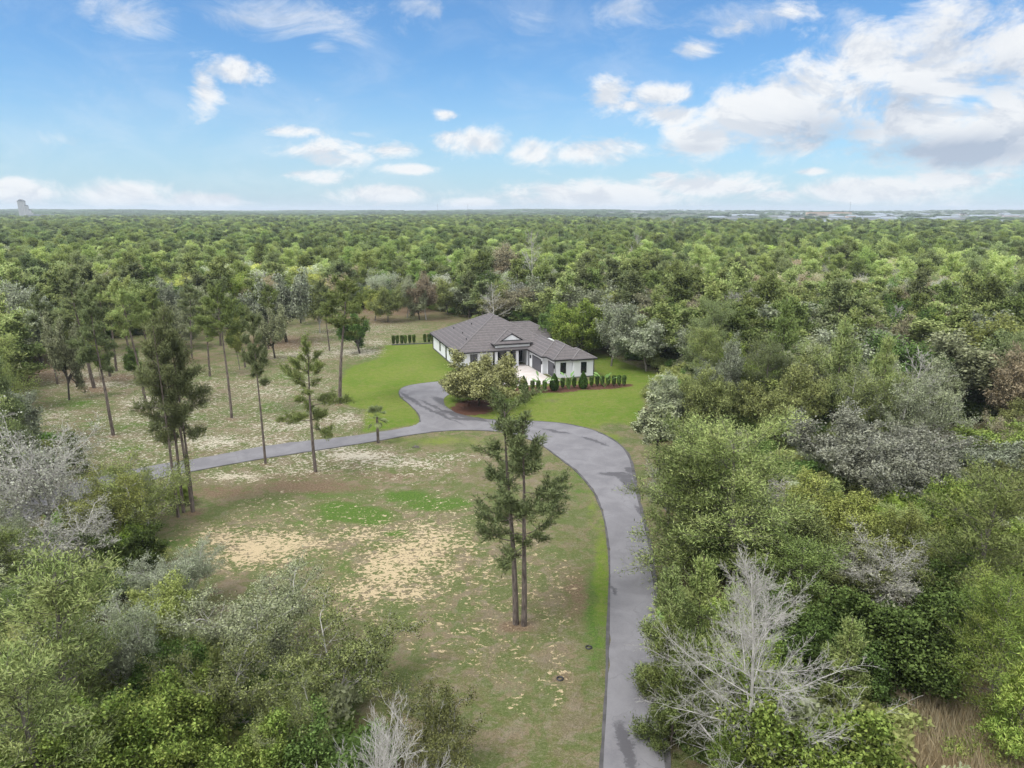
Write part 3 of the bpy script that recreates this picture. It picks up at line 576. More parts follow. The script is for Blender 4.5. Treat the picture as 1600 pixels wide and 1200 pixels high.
    def needles(s, per, length, width, spread=.12, fan=1.0):
        T = np.array(s.tips); D = np.array(s.tv); n = len(T) * per; g = s.rng; own = np.repeat(np.arange(len(T)), per)
        d = D[own] * .7 + g.normal(0, .75 * fan, (n, 3)) + np.array([0, 0, .30]); d /= np.linalg.norm(d, axis=1)[:, None]
        C = T[own] + g.normal(0, 1, (n, 3)) * spread - D[own] * g.uniform(0, length * 1.6, n)[:, None]
        L_ = (length * g.uniform(.6, 1.25, n))[:, None]; v = np.cross(d, g.normal(0, 1, (n, 3))); v /= np.linalg.norm(v, axis=1)[:, None]; v *= width * .5
        V = np.stack([C - v * .4, C + d * L_ * .55 - v, C + d * L_, C + d * L_ * .55 + v], 1).reshape(-1, 3)
        cen = T.mean(0); o = C - cen; o /= np.linalg.norm(o, axis=1)[:, None] + 1e-6; N = .45 * o + .5 * d + np.array([0, 0, .4]) + g.normal(0, .25, (n, 3)); N /= np.linalg.norm(N, axis=1)[:, None]
        tt = g.uniform(0, 1, len(T)); tint = np.clip(tt[own] * .6 + g.uniform(0, .4, n), 0, 1)
        return V, np.arange(n * 4).reshape(-1, 4), np.repeat(N, 4, 0), np.repeat(tint, 4)

MESH = {}
def store(key, tr, leaf, bark, lm, minr=0.0):
    V, Fw = tr.wood(minr); w_me = mesh_np(key + '_trunk', V, [Fw], [bark], smooth=True); c_me = None
    if leaf is not None: c_me = mesh_np(key + '_crown', leaf[0], [leaf[1]], [lm], tint=leaf[3], normals=leaf[2])
    hgt = max(V[:, 2].max(), leaf[0][:, 2].max() if leaf is not None else 0); allv = V if leaf is None else leaf[0]
    MESH[key] = dict(w=w_me, c=c_me, h=float(hgt), r=float(np.percentile(np.hypot(allv[:, 0], allv[:, 1]), 95)), V=V, F=Fw, leaf=leaf)

def pine(key, seed, h=20, start=.55, spread=3.2, nb=26, det=1.0, lean=(0, 0), twin=None, lm='pine', bark='pine', dense=1.0, r0=.22, sub=4, shape='flat', blade=(.34,.075), per=30, spr=.16):
    tr = Tree(seed); g = tr.rng
    stems = [(0, 0, h, lean)] + (twin or [])
    for sx, sy, hh, ln in stems:
        d0 = np.array([ln[0], ln[1], 1.0]); pts, ds, rad = tr.limb((sx, sy, -.3), d0, hh, r0 * hh / 20 * 1.15, .035, 1.0, .011, .012, 8); az = g.uniform(0, 6.28)
        for i in range(nb):
            tt = start + (1 - start) * ((i + g.uniform(0, .8)) / nb); j = min(len(pts) - 2, int(tt * (len(pts) - 1))); az += 2.4 + g.normal(0, .35); q = (tt - start) / (1 - start)
            prof = {'flat': (.55 + .75 * math.sin(q * 2.4 + .35)) * (1 - .55 * q * q), 'cone': 1.25 * (1 - q) + .22, 'irregular': .35 + g.uniform(.2, 1.0) * (1.1 - .6 * q)}[shape]
            L = spread * prof * g.uniform(.6, 1.2); elv = math.radians(-8 + 55 * q + g.normal(0, 10))
            dd = np.array([math.cos(az) * math.cos(elv), math.sin(az) * math.cos(elv), math.sin(elv)])
            pb, db, rb = tr.limb(pts[j], dd, L, max(.03, rad[j] * .38), .012, max(.25, L / 6), .11, .05, 4)
            ns = max(2, int(sub * L / spread * 1.5 + 1)); a2 = g.uniform(0, 6.28)
            for k in range(ns):
                t2 = .35 + .65 * (k + g.uniform(0, .6)) / ns; jj = min(len(pb) - 1, int(t2 * (len(pb) - 1))); a2 += 2.4; l2 = L * .38 * g.uniform(.5, 1.1) * (1.2 - .5 * t2) + .2
                p3, d3, _ = tr.limb(pb[jj], tr.turn(db[jj], .75, a2) + np.array([0, 0, .25]), l2, .018, .008, l2 / 3, .1, .06, 3)
                for m_ in ((-1, -2, -3) if l2 > .7 else (-1, -2)): tr.tips.append(p3[m_]); tr.tv.append(d3[m_])
            tr.tips.append(pb[-1]); tr.tv.append(db[-1])
        for m_ in range(1, 4): tr.tips.append(pts[-m_]); tr.tv.append(np.array([0, 0, 1.0]))
    per = max(6, int(per * det * dense)); f = 1 / math.sqrt(max(det, .05))
    store(key, tr, tr.needles(per, blade[0] * (1 + .25 * (f - 1)), blade[1] * f * 1.05, spr), BM[bark], LM[lm])

def oak(key, seed, h=10, w=10, nrm=.65, trunk=.22, stems=5, lv=(6, 5, 4), per=34, size=.17, spread=.28, lm='oak', bark='oak', flat=.35, ang=48, wob=.13, r0=.28, bare=False, minr=0, droop=0, tips=2, up=.03, twigs=False, lean=(0,0), up2=None):
    tr = Tree(seed); g = tr.rng; th = h * trunk; pts, ds, rad = tr.limb((0, 0, -.3), (lean[0]+g.normal(0, .06), lean[1]+g.normal(0, .06), 1), th + .3, r0, r0 * .75, .5, .05, 0, 8)
    prm = []; n = len(lv); u2 = up if up2 is None else up2
    for i, c in enumerate(lv): prm.append(dict(n=c, t0=.3 if i == 0 else .25, ang=ang * (.9 if i == 0 else 1), lr=.52 if i == 0 else .5, wob=wob * (1 + .15 * i), up=up if i == 0 else u2, sides=6 if i == 0 else (4 if i < 2 else 3), flat=flat if i > 0 else 0, tap=.45))
    prm.append(dict(wob=wob * 1.3, up=u2, sides=3, tips=tips, droop=droop))
    az = g.uniform(0, 6.28)
    for i in range(stems):
        az += 6.283 / stems + g.normal(0, .25); e = math.radians(g.uniform(32, 58) if i else 78); L = (w * .5 / max(math.cos(e), .25) * .62) if i else (h - th) * .62
        L = min(L, (h - th) * .85); dd = (math.cos(az) * math.cos(e), math.sin(az) * math.cos(e), math.sin(e)); tr.rec(pts[-1 - (i % 2)], dd, L, r0 * .55, 0, prm)
    # fit to wanted height and width
    allp = np.concatenate([b_[0] for b_ in tr.br]); zh = allp[:, 2].max(); rr = np.percentile(np.hypot(allp[:, 0], allp[:, 1]), 97); sxy = w * .5 / rr; sz = (h - spread) / zh
    tr.br = [(p * np.array([1 + (sxy - 1) * 1, 1 + (sxy - 1) * 1, sz]), r_, k) for p, r_, k in tr.br]
    tr.tips = [p * np.array([sxy, sxy, sz]) for p in tr.tips]
    leaf = None if bare and per == 0 else tr.leaves(per, size, spread, nrm=nrm, center=(0, 0, h * .45))
    store(key, tr, leaf, BM[bark], LM[lm], minr)

def leader(key, seed, h, w, limbs, lv, r0, minr, bark='pale', start=.14, wob=.09, up=.03, ang=38, per=0, lm='oak'):
    tr = Tree(seed); g = tr.rng; pts, ds, rad = tr.limb((0, 0, -.3), (.02, 0, 1), h, r0, .03, .6, .02, .012, 8); az = 0
    prm = [dict(n=c, t0=.12, ang=ang, lr=.44, wob=wob * (1 + .2 * i), up=up, sides=5 if i == 0 else 3, tap=.5) for i, c in enumerate(lv)] + [dict(wob=wob * 1.5, up=up * 1.5, sides=3, tips=1)]
    for i in range(limbs):
        q = (i + g.uniform(0, .7)) / limbs; tt = start + (1 - start) * q; j = min(len(pts) - 2, int(tt * (len(pts) - 1))); az += 2.4 + g.normal(0, .3)
        L = w * .5 * (1.12 * (1 - q) ** .75 + .20) * g.uniform(.75, 1.12); e = math.radians(12 + 50 * q + g.normal(0, 7)); tr.rec(pts[j], (math.cos(az) * math.cos(e), math.sin(az) * math.cos(e), math.sin(e)), L, max(.03, rad[j] * .5), 0, prm)
    store(key, tr, tr.leaves(per, .14, .25) if per else None, BM[bark], LM[lm], minr)

# near, detailed forms
pine('double_pine', 11, 20.5, .40, 3.7, 22, 1.0, (-.004, .004), [(.40, -.45, 19.2, (.004, 0))], lm='longleaf', shape='irregular', per=48, sub=3, r0=.20, spr=.11, blade=(.38,.055))
pine('tall_pine', 12, 21, .60, 2.7, 24, .9, lm='longleaf', shape='irregular', per=52, r0=.2, spr=.12, blade=(.38,.06))
pine('tall_pine_b', 13, 21, .66, 3.8, 26, .8, (.02, 0), shape='flat', per=52, r0=.2, spr=.12, blade=(.38,.06))
pine('tall_pine_c', 14, 20, .52, 2.5, 30, .8, (-.02, .01), lm='longleaf', shape='irregular', per=52, spr=.12, blade=(.38,.06))
pine('open_pine', 15, 18, .40, 3.6, 22, .9, shape='irregular', per=52, sub=4, spr=.12, blade=(.38,.06))
pine('pine_clump', 16, 22, .46, 2.9, 24, .9, (0, 0), [(-.9, 1.6, 20.5, (-.01, .01)), (.3, 1.0, 21, (.012, .01)), (.15, -.1, 19, (.02, 0))], lm='longleaf', per=34, sub=4, spr=.18, blade=(.38,.06), r0=.17)
pine('sand_pine', 17, 16, .16, 5.6, 60, 1.0, lm='sand', shape='irregular', per=22, sub=8, spr=.26, blade=(.30,.055), r0=.34, bark='oak')
pine('sand_pine_b', 18, 14, .18, 4.0, 54, 1.0, (.03, 0), lm='sand', shape='irregular', per=20, sub=7, spr=.24, blade=(.30,.055), r0=.3, bark='oak')
pine('young_pine', 19, 8, .10, 1.9, 40, 1.0, lm='sand', shape='cone', per=28, sub=4, spr=.16, blade=(.26,.05), r0=.22)
oak('scrub_oak', 21, 8, 12, .65, .16, 7, (7, 6, 5), 9, .085, .19, 'grey', 'pale', .45, wob=.2, r0=.2)
oak('sparse_oak', 22, 7, 11, .65, .14, 6, (6, 6, 5), 8, .085, .20, 'oak', 'pale', .45, wob=.22, r0=.16)
oak('moss_oak', 23, 10.5, 19, .65, .2, 8, (7, 7, 5), 14, .15, .26, 'moss', 'grey', .5, wob=.19, r0=.42, droop=.1)
oak('yellow_oak', 24, 9, 10, .65, .2, 6, (6, 6, 5), 14, .12, .26, 'yellow', 'oak', .3, wob=.15, r0=.2)
oak('leafy_tree', 25, 9, 9, .65, .15, 6, (7, 6, 5), 10, .14, .26, 'bright', 'oak', .1, wob=.13, r0=.2, up=.06)
oak('dense_tree', 26, 8, 9, .65, .15, 7, (6, 6, 5), 12, .14, .28, 'deep', 'dark', .15, wob=.12, r0=.2)
oak('front_oak', 27, 7.2, 9.5, .65, .2, 8, (6, 6, 4), 24, .16, .30, 'front', 'dark', .2, wob=.14, r0=.16, ang=42)
leader('bare_tree', 28, 15, 11.5, 32, (9, 7, 4), .16, .0065, ang=40, wob=.08, up=.014)
oak('bare_shrub_tree', 29, 10, 7, .65, .18, 10, (9, 7, 5), 0, .1, .2, 'oak', 'pale', 0, bare=True, minr=.007, wob=.08, ang=26, r0=.10, up=.05, tips=1)
oak('grey_twig_tree', 30, 12, 9, .65, .3, 8, (8, 7, 5), 2, .10, .25, 'grey', 'pale', .4, minr=.011, wob=.2, ang=55, r0=.2, tips=1)
oak('gnarled_tree', 31, 10, 4.6, .65, .45, 5, (5, 4, 3), 20, .13, .2, 'brown', 'dark', .1, wob=.28, r0=.2, ang=70, lean=(-.3, 0), droop=.2)
# mid-distance forms, coarser leaves
pine('forest_pine', 41, 18, .55, 3.6, 24, .45, per=46, spr=.32, blade=(.5,.16), sub=4, shape='flat')
pine('forest_pine_b', 42, 19, .45, 3.2, 28, .45, per=44, spr=.32, blade=(.5,.16), sub=4, shape='irregular')
pine('forest_pine_c', 43, 15, .25, 3.6, 34, .45, per=40, spr=.34, blade=(.45,.16), sub=5, shape='irregular', lm='sand')
oak('forest_oak', 44, 12, 12, .38, .28, 6, (6, 6), 40, .23, .50, 'oak', 'oak', .3, r0=.26)
oak('forest_oak_b', 45, 11, 14, .38, .22, 7, (6, 6), 38, .23, .52, 'grey', 'grey', .4, wob=.18, r0=.3)
oak('forest_oak_c', 46, 13, 9, .38, .35, 5, (6, 6), 42, .24, .50, 'deep', 'oak', .15, r0=.22, up=.06)
oak('forest_open', 47, 12, 11, .65, .30, 6, (7, 6, 3), 8, .19, .40, 'brown', 'grey', .25, wob=.16, minr=.02, r0=.22)
oak('park_oak', 48, 9, 11, .65, .25, 5, (7, 6, 4), 6, .20, .34, 'grey', 'dark', .35, wob=.2, r0=.3)
leader('forest_bare', 49, 14, 9, 16, (6, 4), .2, .022, start=.3)
oak('low_shrub', 50, 2.6, 4.2, .65, .05, 7, (5, 4), 20, .26, .36, 'deep', 'dark', .1, r0=.07)

def put(key, name, x, y, h=None, wid=None, rz=None, palette=None, label=None, cat='tree', group=None, bark=None, rnd=random.Random(77), z=0.0, tilt=0):
    M_ = MESH[key]; s = (h / M_['h']) if h else 1.0; sx = (wid / 2 / M_['r']) if wid else s
    e = empty(name, (x, y, z), rnd.uniform(0, 6.28) if rz is None else rz, label, cat, group)
    if tilt: e.rotation_euler = (0, tilt, 0)
    for nm, k in (('trunk', 'w'), ('crown', 'c')):
        if M_[k] is None: continue
        o = bpy.data.objects.new(nm, M_[k]); link(o, e); o.scale = (sx, sx, s)
        pal = {'w': bark and BM[bark], 'c': palette and LM[palette]}[k]
        if pal: o.material_slots[0].link = 'OBJECT'; o.material_slots[0].material = pal
    return e
placed = []
def base(key, name, bx, by, ty, wid, label, palette=None, rz=None, tilt=0, cat='tree', bark=None, group=None):     # base pixel and top row seen
    x, y = G(bx, by); h = Zat(ty, y); placed.append((x, y, wid * .3)); return put(key, name, x, y, h, wid, rz, palette, label, cat, group, bark, tilt=tilt)
def top(key, name, tx, ty, h, wid, label, palette=None, rz=None, cat='tree', bark=None, group=None):                # crown top pixel and height
    x, y = G(tx, ty, h); placed.append((x, y, wid * (.33 if wid < 13 else .46))); return put(key, name, x, y, h, wid, rz, palette, label, cat, group, bark)

# ------------------------------------------------------------------ trees placed one by one
# clearing
base('double_pine', 'pine_tree', 806, 975, 603, 8.2, 'tall twin trunked pine standing alone in the middle of the clearing beside the drive', rz=.6)
base('pine_clump', 'pine_tree', 301, 800, 470, 6.6, 'clump of tall grey pine trunks with one shaggy crown beside the narrow lane', rz=2.0)
base('tall_pine', 'pine_tree', 415, 724, 474, 4.2, 'slim straight pine with narrow crown right on the near edge of the narrow lane', rz=1)
base('open_pine', 'pine_tree', 493, 737, 514, 8.0, 'open branching pine with tufted limbs low on its trunk, near side of the narrow lane', rz=.4)
base('tall_pine_b', 'pine_tree', 362, 653, 436, 8.0, 'bare stemmed pine behind the lane, left of the slim straight pine', rz=2.2)
base('tall_pine_b', 'pine_tree', 531, 630, 424, 11.5, 'broad flat crowned pine on a long bare trunk at the edge of the lawn', rz=.2, palette='pine')
base('tall_pine_c', 'pine_tree', 177, 680, 440, 6.5, 'bare trunked pine on sandy grass, leftmost of the pines past the lane', rz=.2)
base('tall_pine_b', 'pine_tree', 229, 637, 424, 9.5, 'light green pine rising from a white sand patch', rz=3.3, palette='sand')
base('tall_pine_c', 'pine_tree', 147, 606, 412, 8.5, 'leaning pine whose trunk ends in brown straw at the far left of the field', rz=3.0, tilt=-.05)
base('tall_pine', 'pine_tree', 172, 588, 430, 7, 'dark trunked pine in a straw bed between the leaning pine and the sand patch', rz=4)
base('tall_pine', 'pine_tree', 182, 580, 420, 6.5, 'slender pine just behind the dark trunked pine in the straw bed', rz=5, palette='longleaf')
base('park_oak', 'oak_tree', 67, 570, 470, 13, 'dark trunked grey oak at the far left edge of the field', 'grey', rz=1)
base('park_oak', 'oak_tree', 448, 534, 412, 14.5, 'old spreading oak with bare crooked limbs in a bed of brown leaves', 'grey', rz=2.2, bark='dark')
base('park_oak', 'oak_tree', 562, 552, 478, 9, 'small leaning crooked oak between the flat crowned pine and the lawn', 'deep', rz=.5, tilt=-.18, bark='dark')
base('forest_oak_c', 'vine_clad_tree', 375, 578, 488, 3.6, 'narrow tree wrapped in yellow green vines, left of the spreading oak', 'yellow', rz=.5)
base('tall_pine_c', 'pine_tree', 383, 574, 465, 5, 'thin pine directly behind the vine wrapped tree', rz=.9)
base('forest_oak_c', 'vine_clad_tree', 158, 596, 530, 3.2, 'short tree smothered in bright vines beside the leaning pine', 'bright', rz=2.5)
base('young_pine', 'pine_tree', 119, 738, 668, 3.6, 'small bushy young pine standing alone on the sandy grass at left', 'pine', rz=1)
base('forest_oak', 'oak_tree', 283, 545, 470, 9, 'round grey green oak behind the shaggy pine clump', 'grey', rz=1)
base('front_oak', 'oak_tree', 748, 634, 541, 12.2, 'multi stemmed olive oak with red mulch under it in front of the house', rz=.8)
base('gnarled_tree', 'oak_tree', 1032, 738, 607, 6.2, 'gnarled dark mossy tree leaning over the right edge of the wide drive', rz=.2, palette='grey')
for i, (bx, by, ty, wd, pal, key, lab) in enumerate([
 (606,503,440,9,'oak','forest_oak','olive oak on brown straw, leftmost of the row at the far end of the field'),
 (636,497,430,8,'grey','forest_open','thin pale oak on brown straw, second from the left in the far row'),
 (656,500,448,7,'grey','park_oak','slight leaning oak on brown straw, third in the far row'),
 (666,500,420,8,'brown','forest_open','brownish oak on red straw just left of the house roof'),
 (586,502,446,8,'yellow','forest_oak','yellow green oak behind the crooked leaning oak'),
 (500,520,430,9,'oak','forest_oak_b','olive oak between the spreading oak and the flat crowned pine'),
 (470,505,420,9,'grey','park_oak','grey oak in brown leaves behind the spreading oak'),
 (405,512,430,8,'pine','forest_pine','dark pine at the back of the brown leaf bed, left of the spreading oak'),
 (335,520,440,10,'grey','forest_open','pale budding oak behind the bare stemmed pine'),
 (120,560,470,10,'oak','forest_oak_b','olive green oak behind the leaning pine at left'),
 (30,600,480,9,'sand','forest_pine_c','shaggy green pine at the left edge of the photo beside the sandy field'),
 (20,640,520,8,'sand','forest_pine_b','second shaggy pine at the left photo edge, lower than its neighbour'),
 (230,545,440,9,'pine','forest_pine','flat topped dark pine behind the white sand patch')]):
    base(key, 'pine_tree' if 'pine' in key else 'oak_tree', bx, by, ty, wd, lab, pal)
for i, (bx, by, ty, wd, pal, key, lab) in enumerate([
 (252,572,452,6.5,'pine','tall_pine_c','slim pine on grass behind the white sand patch'),
 (300,560,440,7,'longleaf','tall_pine_b','slim bare stemmed pine left of the vine wrapped tree, on open grass'),
 (328,588,470,5.5,'sand','tall_pine','slim light green pine between the sand patch and the bare stemmed pine'),
 (90,600,450,7,'longleaf','tall_pine_b','slim pine in brown straw near the left edge of the field'),
 (108,625,480,6,'grey','park_oak','small airy oak on the sandy grass left of the leaning pine'),
 (205,566,440,6,'longleaf','tall_pine_c','slim pine between the dark trunked pair and the flat topped dark pine'),
 (430,560,470,7,'grey','park_oak','small airy oak in front of the old spreading oak'),
 (420,545,440,6,'pine','tall_pine_b','slim pine just left of the old spreading oak'),
 (345,540,430,7,'longleaf','tall_pine','slim dull green pine behind the vine wrapped tree'),
 (515,548,432,6,'longleaf','tall_pine_b','slim pine behind the flat crowned pine, near the crooked oak'),
 (275,532,425,8,'grey','forest_open','thin pale oak among the slim pines at the back of the field'),
 (170,545,420,9,'oak','park_oak','airy olive oak behind the leaning pine'),
 (60,555,430,10,'grey','forest_open','thin pale oak behind the dark trunked grey oak'),
 (215,602,540,3.5,'deep','forest_oak_c','very small dark oak beside the white sand patch'),
 (640,488,425,9,'grey','forest_oak_b','grey green oak behind the far row'),
 (700,492,430,9,'oak','forest_oak','olive oak at the wood edge left of the roof ridge')]):
    base(key, 'pine_tree' if 'pine' in key else 'oak_tree', bx, by, ty, wd, lab, pal)
# right of the drive
base('bare_tree', 'bare_tree', 1163, 1238, 850, 11.8, 'large leafless pale grey tree spreading beside the drive in the foreground', rz=.3)
for args in [
 ('young_pine','pine_tree',1052,872,9.5,5.0,'bushy sand pine hugging the right side of the drive, nearest the bend','sand'),
 ('young_pine','pine_tree',1100,858,9.5,5.4,'bushy sand pine second from the drive behind the leafless tree','sand'),
 ('young_pine','pine_tree',1046,950,7.5,4.0,'low bushy sand pine overhanging the drive edge','pine'),
 ('young_pine','pine_tree',1074,980,8,4.6,'dark bushy pine behind the left limbs of the leafless tree','pine'),
 ('young_pine','pine_tree',1056,1045,5.5,3.4,'shortest bushy pine overhanging the drive beside the leafless tree','pine'),
 ('young_pine','pine_tree',1150,900,9,5.4,'bushy pine seen through the top of the leafless tree','sand'),
 ('sand_pine','pine_tree',1165,622,17,15.5,'broad shaggy sand pine, largest green crown right of the drive','sand'),
 ('sand_pine_b','pine_tree',1078,650,13.5,9,'shaggy sand pine between the gnarled tree and the largest sand pine','sand'),
 ('sand_pine_b','pine_tree',1105,700,12,9,'lower shaggy pine in front of the largest sand pine','pine'),
 ('moss_oak','oak_tree',1360,628,10.5,20,'wide grey mossy oak dome right of the largest sand pine',None),
 ('yellow_oak','oak_tree',1300,738,8.5,10,'yellow green oak in front of the wide mossy dome','yellow'),
 ('yellow_oak','oak_tree',1415,790,7.5,7,'small yellow tinged oak below the wide mossy dome','yellow'),
 ('grey_twig_tree','oak_tree',1380,812,8.5,8,'half dead grey twigged oak among the green shrubs at right','moss'),
 ('yellow_oak','oak_tree',1245,790,8,8,'olive oak between the mossy dome and the leafless tree','oak'),
 ('dense_tree','broadleaf_tree',1430,905,8,9.5,'dark green rounded broadleaf tree above the dry grass',None),
 ('dense_tree','broadleaf_tree',1330,960,6,7,'low dark green broadleaf between the leafless tree and the dry grass','deep'),
 ('dense_tree','broadleaf_tree',1240,930,6.5,6,'dark green tree hidden behind the right limbs of the leafless tree','deep'),
 ('leafy_tree','broadleaf_tree',1195,985,6.5,5,'bright green small tree seen through the leafless branches','bright'),
 ('young_pine','pine_tree',1333,955,8,4.6,'pale green feathery young pine left of the dry grass','sand'),
 ('leafy_tree','broadleaf_tree',1325,1085,9,8.5,'bright lime green tree at the bottom of the photo left of the dry grass','bright'),
 ('sand_pine_b','pine_tree',1555,722,14,8.5,'tall loose sand pine with grey dead twigs near the right photo edge','sand'),
 ('sand_pine','pine_tree',1600,870,12,8,'bright shaggy pine cut by the right photo edge above the dry grass','bright'),
 ('young_pine','pine_tree',1622,1000,9,5.5,'feathery bright pine at the right photo edge beside the dry grass','bright'),
 ('leafy_tree','broadleaf_tree',1500,738,9,7,'bright green crown left of the tall loose sand pine','bright'),
 ('yellow_oak','oak_tree',1605,690,9,7,'olive oak behind the tall loose sand pine','oak'),
 ('yellow_oak','oak_tree',1530,488,15,24,'wide yellow green oak canopy at the right under the far woods','yellow'),
 ('moss_oak','oak_tree',1450,545,12,16,'grey green spreading oak left of the wide yellow canopy','grey'),
 ('yellow_oak','oak_tree',1165,522,13,10,'lime green tree rising from shrubs behind the largest sand pine','bright'),
 ('yellow_oak','oak_tree',1225,552,13,12,'olive green fan shaped tree behind the largest sand pine','oak'),
 ('yellow_oak','oak_tree',1065,575,10,8.5,'pale olive tree at the lawn edge behind the gnarled tree','grey'),
 ('yellow_oak','oak_tree',1120,560,12,9,'olive tree between the lawn edge tree and the fan shaped tree','oak'),
 ('grey_twig_tree','oak_tree',1055,700,9,6,'thin greyish tree beside the gnarled tree','grey'),
 ('sand_pine_b','pine_tree',1250,840,8,7,'shaggy pine behind the crown of the leafless tree','pine'),
 ('yellow_oak','oak_tree',1330,840,6,7,'olive shrubby oak left of the half dead grey oak','oak'),
 ('dense_tree','broadleaf_tree',1510,870,7,8,'dark green tree under the tall loose sand pine','deep'),
 ('yellow_oak','oak_tree',1195,760,7,8,'olive oak under the right side of the largest sand pine','grey'),
 ('dense_tree','broadleaf_tree',1130,800,6,7,'dark green low tree under the largest sand pine','deep'),
 ('young_pine','pine_tree',1215,1120,6,5,'feathery young pine behind the lower right limbs of the leafless tree','sand'),
 ('leafy_tree','broadleaf_tree',1150,1150,3.5,3,'vine green bush climbing the base of the leafless tree','bright'),
 # left foreground
 ('grey_twig_tree','oak_tree',25,600,17,10,'grey half dead tree with fine pale twigs at the left photo edge','moss'),
 ('scrub_oak','oak_tree',215,700,8.5,11,'yellow green oak left of the shaggy pine clump beside the lane','yellow'),
 ('dense_tree','broadleaf_tree',278,752,2.6,3.2,'low leafy bush at the foot of the shaggy pine clump beside the lane','bright'),
 ('scrub_oak','oak_tree',160,728,8.5,10,'olive grey oak left of the yellow green oak by the lane','yellow'),
 ('grey_twig_tree','oak_tree',90,770,9,9,'grey twiggy oak with bare silver branches in the left thicket','moss'),
 ('sand_pine_b','pine_tree',55,862,13.5,8.5,'loose shaggy pine in the bottom left corner area',None),
 ('dense_tree','broadleaf_tree',180,815,6,6,'dark green shrub like tree in the middle of the left thicket','deep'),
 ('scrub_oak','oak_tree',255,850,6.5,8,'grey green oak at the clearing side of the left thicket','grey'),
 ('scrub_oak','oak_tree',380,900,8,11.5,'sprawling grey green scrub oak over the near left of the clearing','grey'),
 ('sparse_oak','oak_tree',520,965,6.5,10,'thin see through scrub oak at the near middle of the clearing','oak'),
 ('sparse_oak','oak_tree',330,1000,7,8,'sparse olive oak below the sprawling grey green scrub oak','oak'),
 ('scrub_oak','oak_tree',170,930,8,8,'grey oak with pale branches in front of the dark shrub','grey'),
 ('leafy_tree','broadleaf_tree',150,1085,8,6.5,'bright green tree in the bottom left corner',"bright"),
 ('leafy_tree','broadleaf_tree',270,1050,7,5.5,'bright green tree with upright shoots near the bottom left','bright'),
 ('dense_tree','broadleaf_tree',260,985,5,5,'dark green bush in the shade under the scrub oaks','deep'),
 ('leafy_tree','broadleaf_tree',410,1110,6,5.5,'mid green tree between the upright shoots and the pale leafless bush','bright'),
 ('scrub_oak','oak_tree',460,1075,6.5,6,'olive scrub oak left of the pale leafless bush','oak'),
 ('bare_shrub_tree','bare_tree',590,1062,10.5,7.6,'pale leafless bush like tree at the bottom edge left of the drive',None),
 ('sparse_oak','oak_tree',680,1075,6.5,7,'thin olive scrub oak right of the pale leafless bush','oak'),
 ('dense_tree','broadleaf_tree',490,1150,6,6,'dark green tree at the bottom edge beside the pale leafless bush','deep'),
 ('yellow_oak','oak_tree',240,885,7,6,'yellowish oak above the sprawling scrub oak','yellow'),
 ('sand_pine_b','pine_tree',30,1010,12,7,'low shaggy pine at the very bottom left','sand'),
 ('leafy_tree','broadleaf_tree',60,1130,8,6,'leafy green tree at the bottom photo edge far left','bright')]:
    top(args[0], args[1], *args[2:6], args[6], args[7])
base('forest_bare', 'bare_tree', 772, 520, 440, 9, 'leafless tree with forked limbs right behind the house roof ridge', rz=1)
base('forest_bare', 'bare_tree', 832, 490, 355, 10, 'leafless grey tree above the house in the woods')
base('forest_open', 'oak_tree', 790, 470, 372, 16, 'big purplish grey budding tree in the woods above the house', 'brown')
base('leafy_tree', 'broadleaf_tree', 908, 556, 462, 15, 'dense yellow green tree at the lawn edge directly behind the garage end', 'lime')
base('dense_tree', 'broadleaf_tree', 865, 545, 478, 12, 'deep green tree against the rear of the house roof', 'deep')
base('forest_bare', 'bare_tree', 996, 440, 362, 12, 'silver grey dead tree standing above the woods right of the house')
base('forest_oak', 'oak_tree', 955, 572, 462, 10, 'pale green tree on a thin grey stem at the right lawn edge', 'grey')
base('forest_oak_c', 'oak_tree', 1010, 580, 500, 10, 'pale green rounded tree right of the thin stemmed one', 'grey')

# ------------------------------------------------------------------ palm
def palm():
    x, y = G(591, 692); e = empty('palm_tree', (x, y, 0), 0, 'small cabbage palm beside the narrow lane where it meets the lawn', 'palm'); g = random.Random(4)
    tr = MB(); prof = []; z = -.1
    while z < 3.7: prof += [(.20 - z * .012, z), (.23 - z * .012, z + .09)]; z += .18
    tr.lathe(prof, 10); tr.build('trunk', BM['pine'], e)
    V, Fc, T = [], [], []
    for i in range(26):
        a = i * 2.4; el_ = R(g.uniform(-45, 80)); L = g.uniform(.9, 1.3); d = Vector((math.cos(a) * math.cos(el_), math.sin(a) * math.cos(el_), math.sin(el_)))
        c = Vector((0, 0, 3.75)) + d * L; s_ = d.cross(Vector((0, 0, 1))).normalized(); u = s_.cross(d)
        n = len(V); V += [(0, 0, 3.7), (.03, .03, 3.7), tuple(c + u*.02), tuple(c - u*.02)]; Fc.append((n, n+1, n+2, n+3)); T += [.2] * 4
        for k in range(-7, 8):
            b_ = k * R(13); dd = (d * math.cos(b_) + s_ * math.sin(b_)).normalized(); Lf = 1.0 * (1 - abs(k) / 14); tip = c + dd * Lf + Vector((0, 0, -.22 * Lf)); mid = c + dd * Lf * .55; pv = u.cross(dd).normalized() * .075
            n = len(V); V += [tuple(c), tuple(mid - pv), tuple(tip), tuple(mid + pv)]; Fc.append((n, n+1, n+2, n+3)); T += [g.random()] * 4
    me = mesh_np('palm_crown', np.array(V), [np.array(Fc)], [LM['longleaf']], tint=np.array(T)); link(bpy.data.objects.new('crown', me), e); placed.append((x, y, 1.5))
palm()
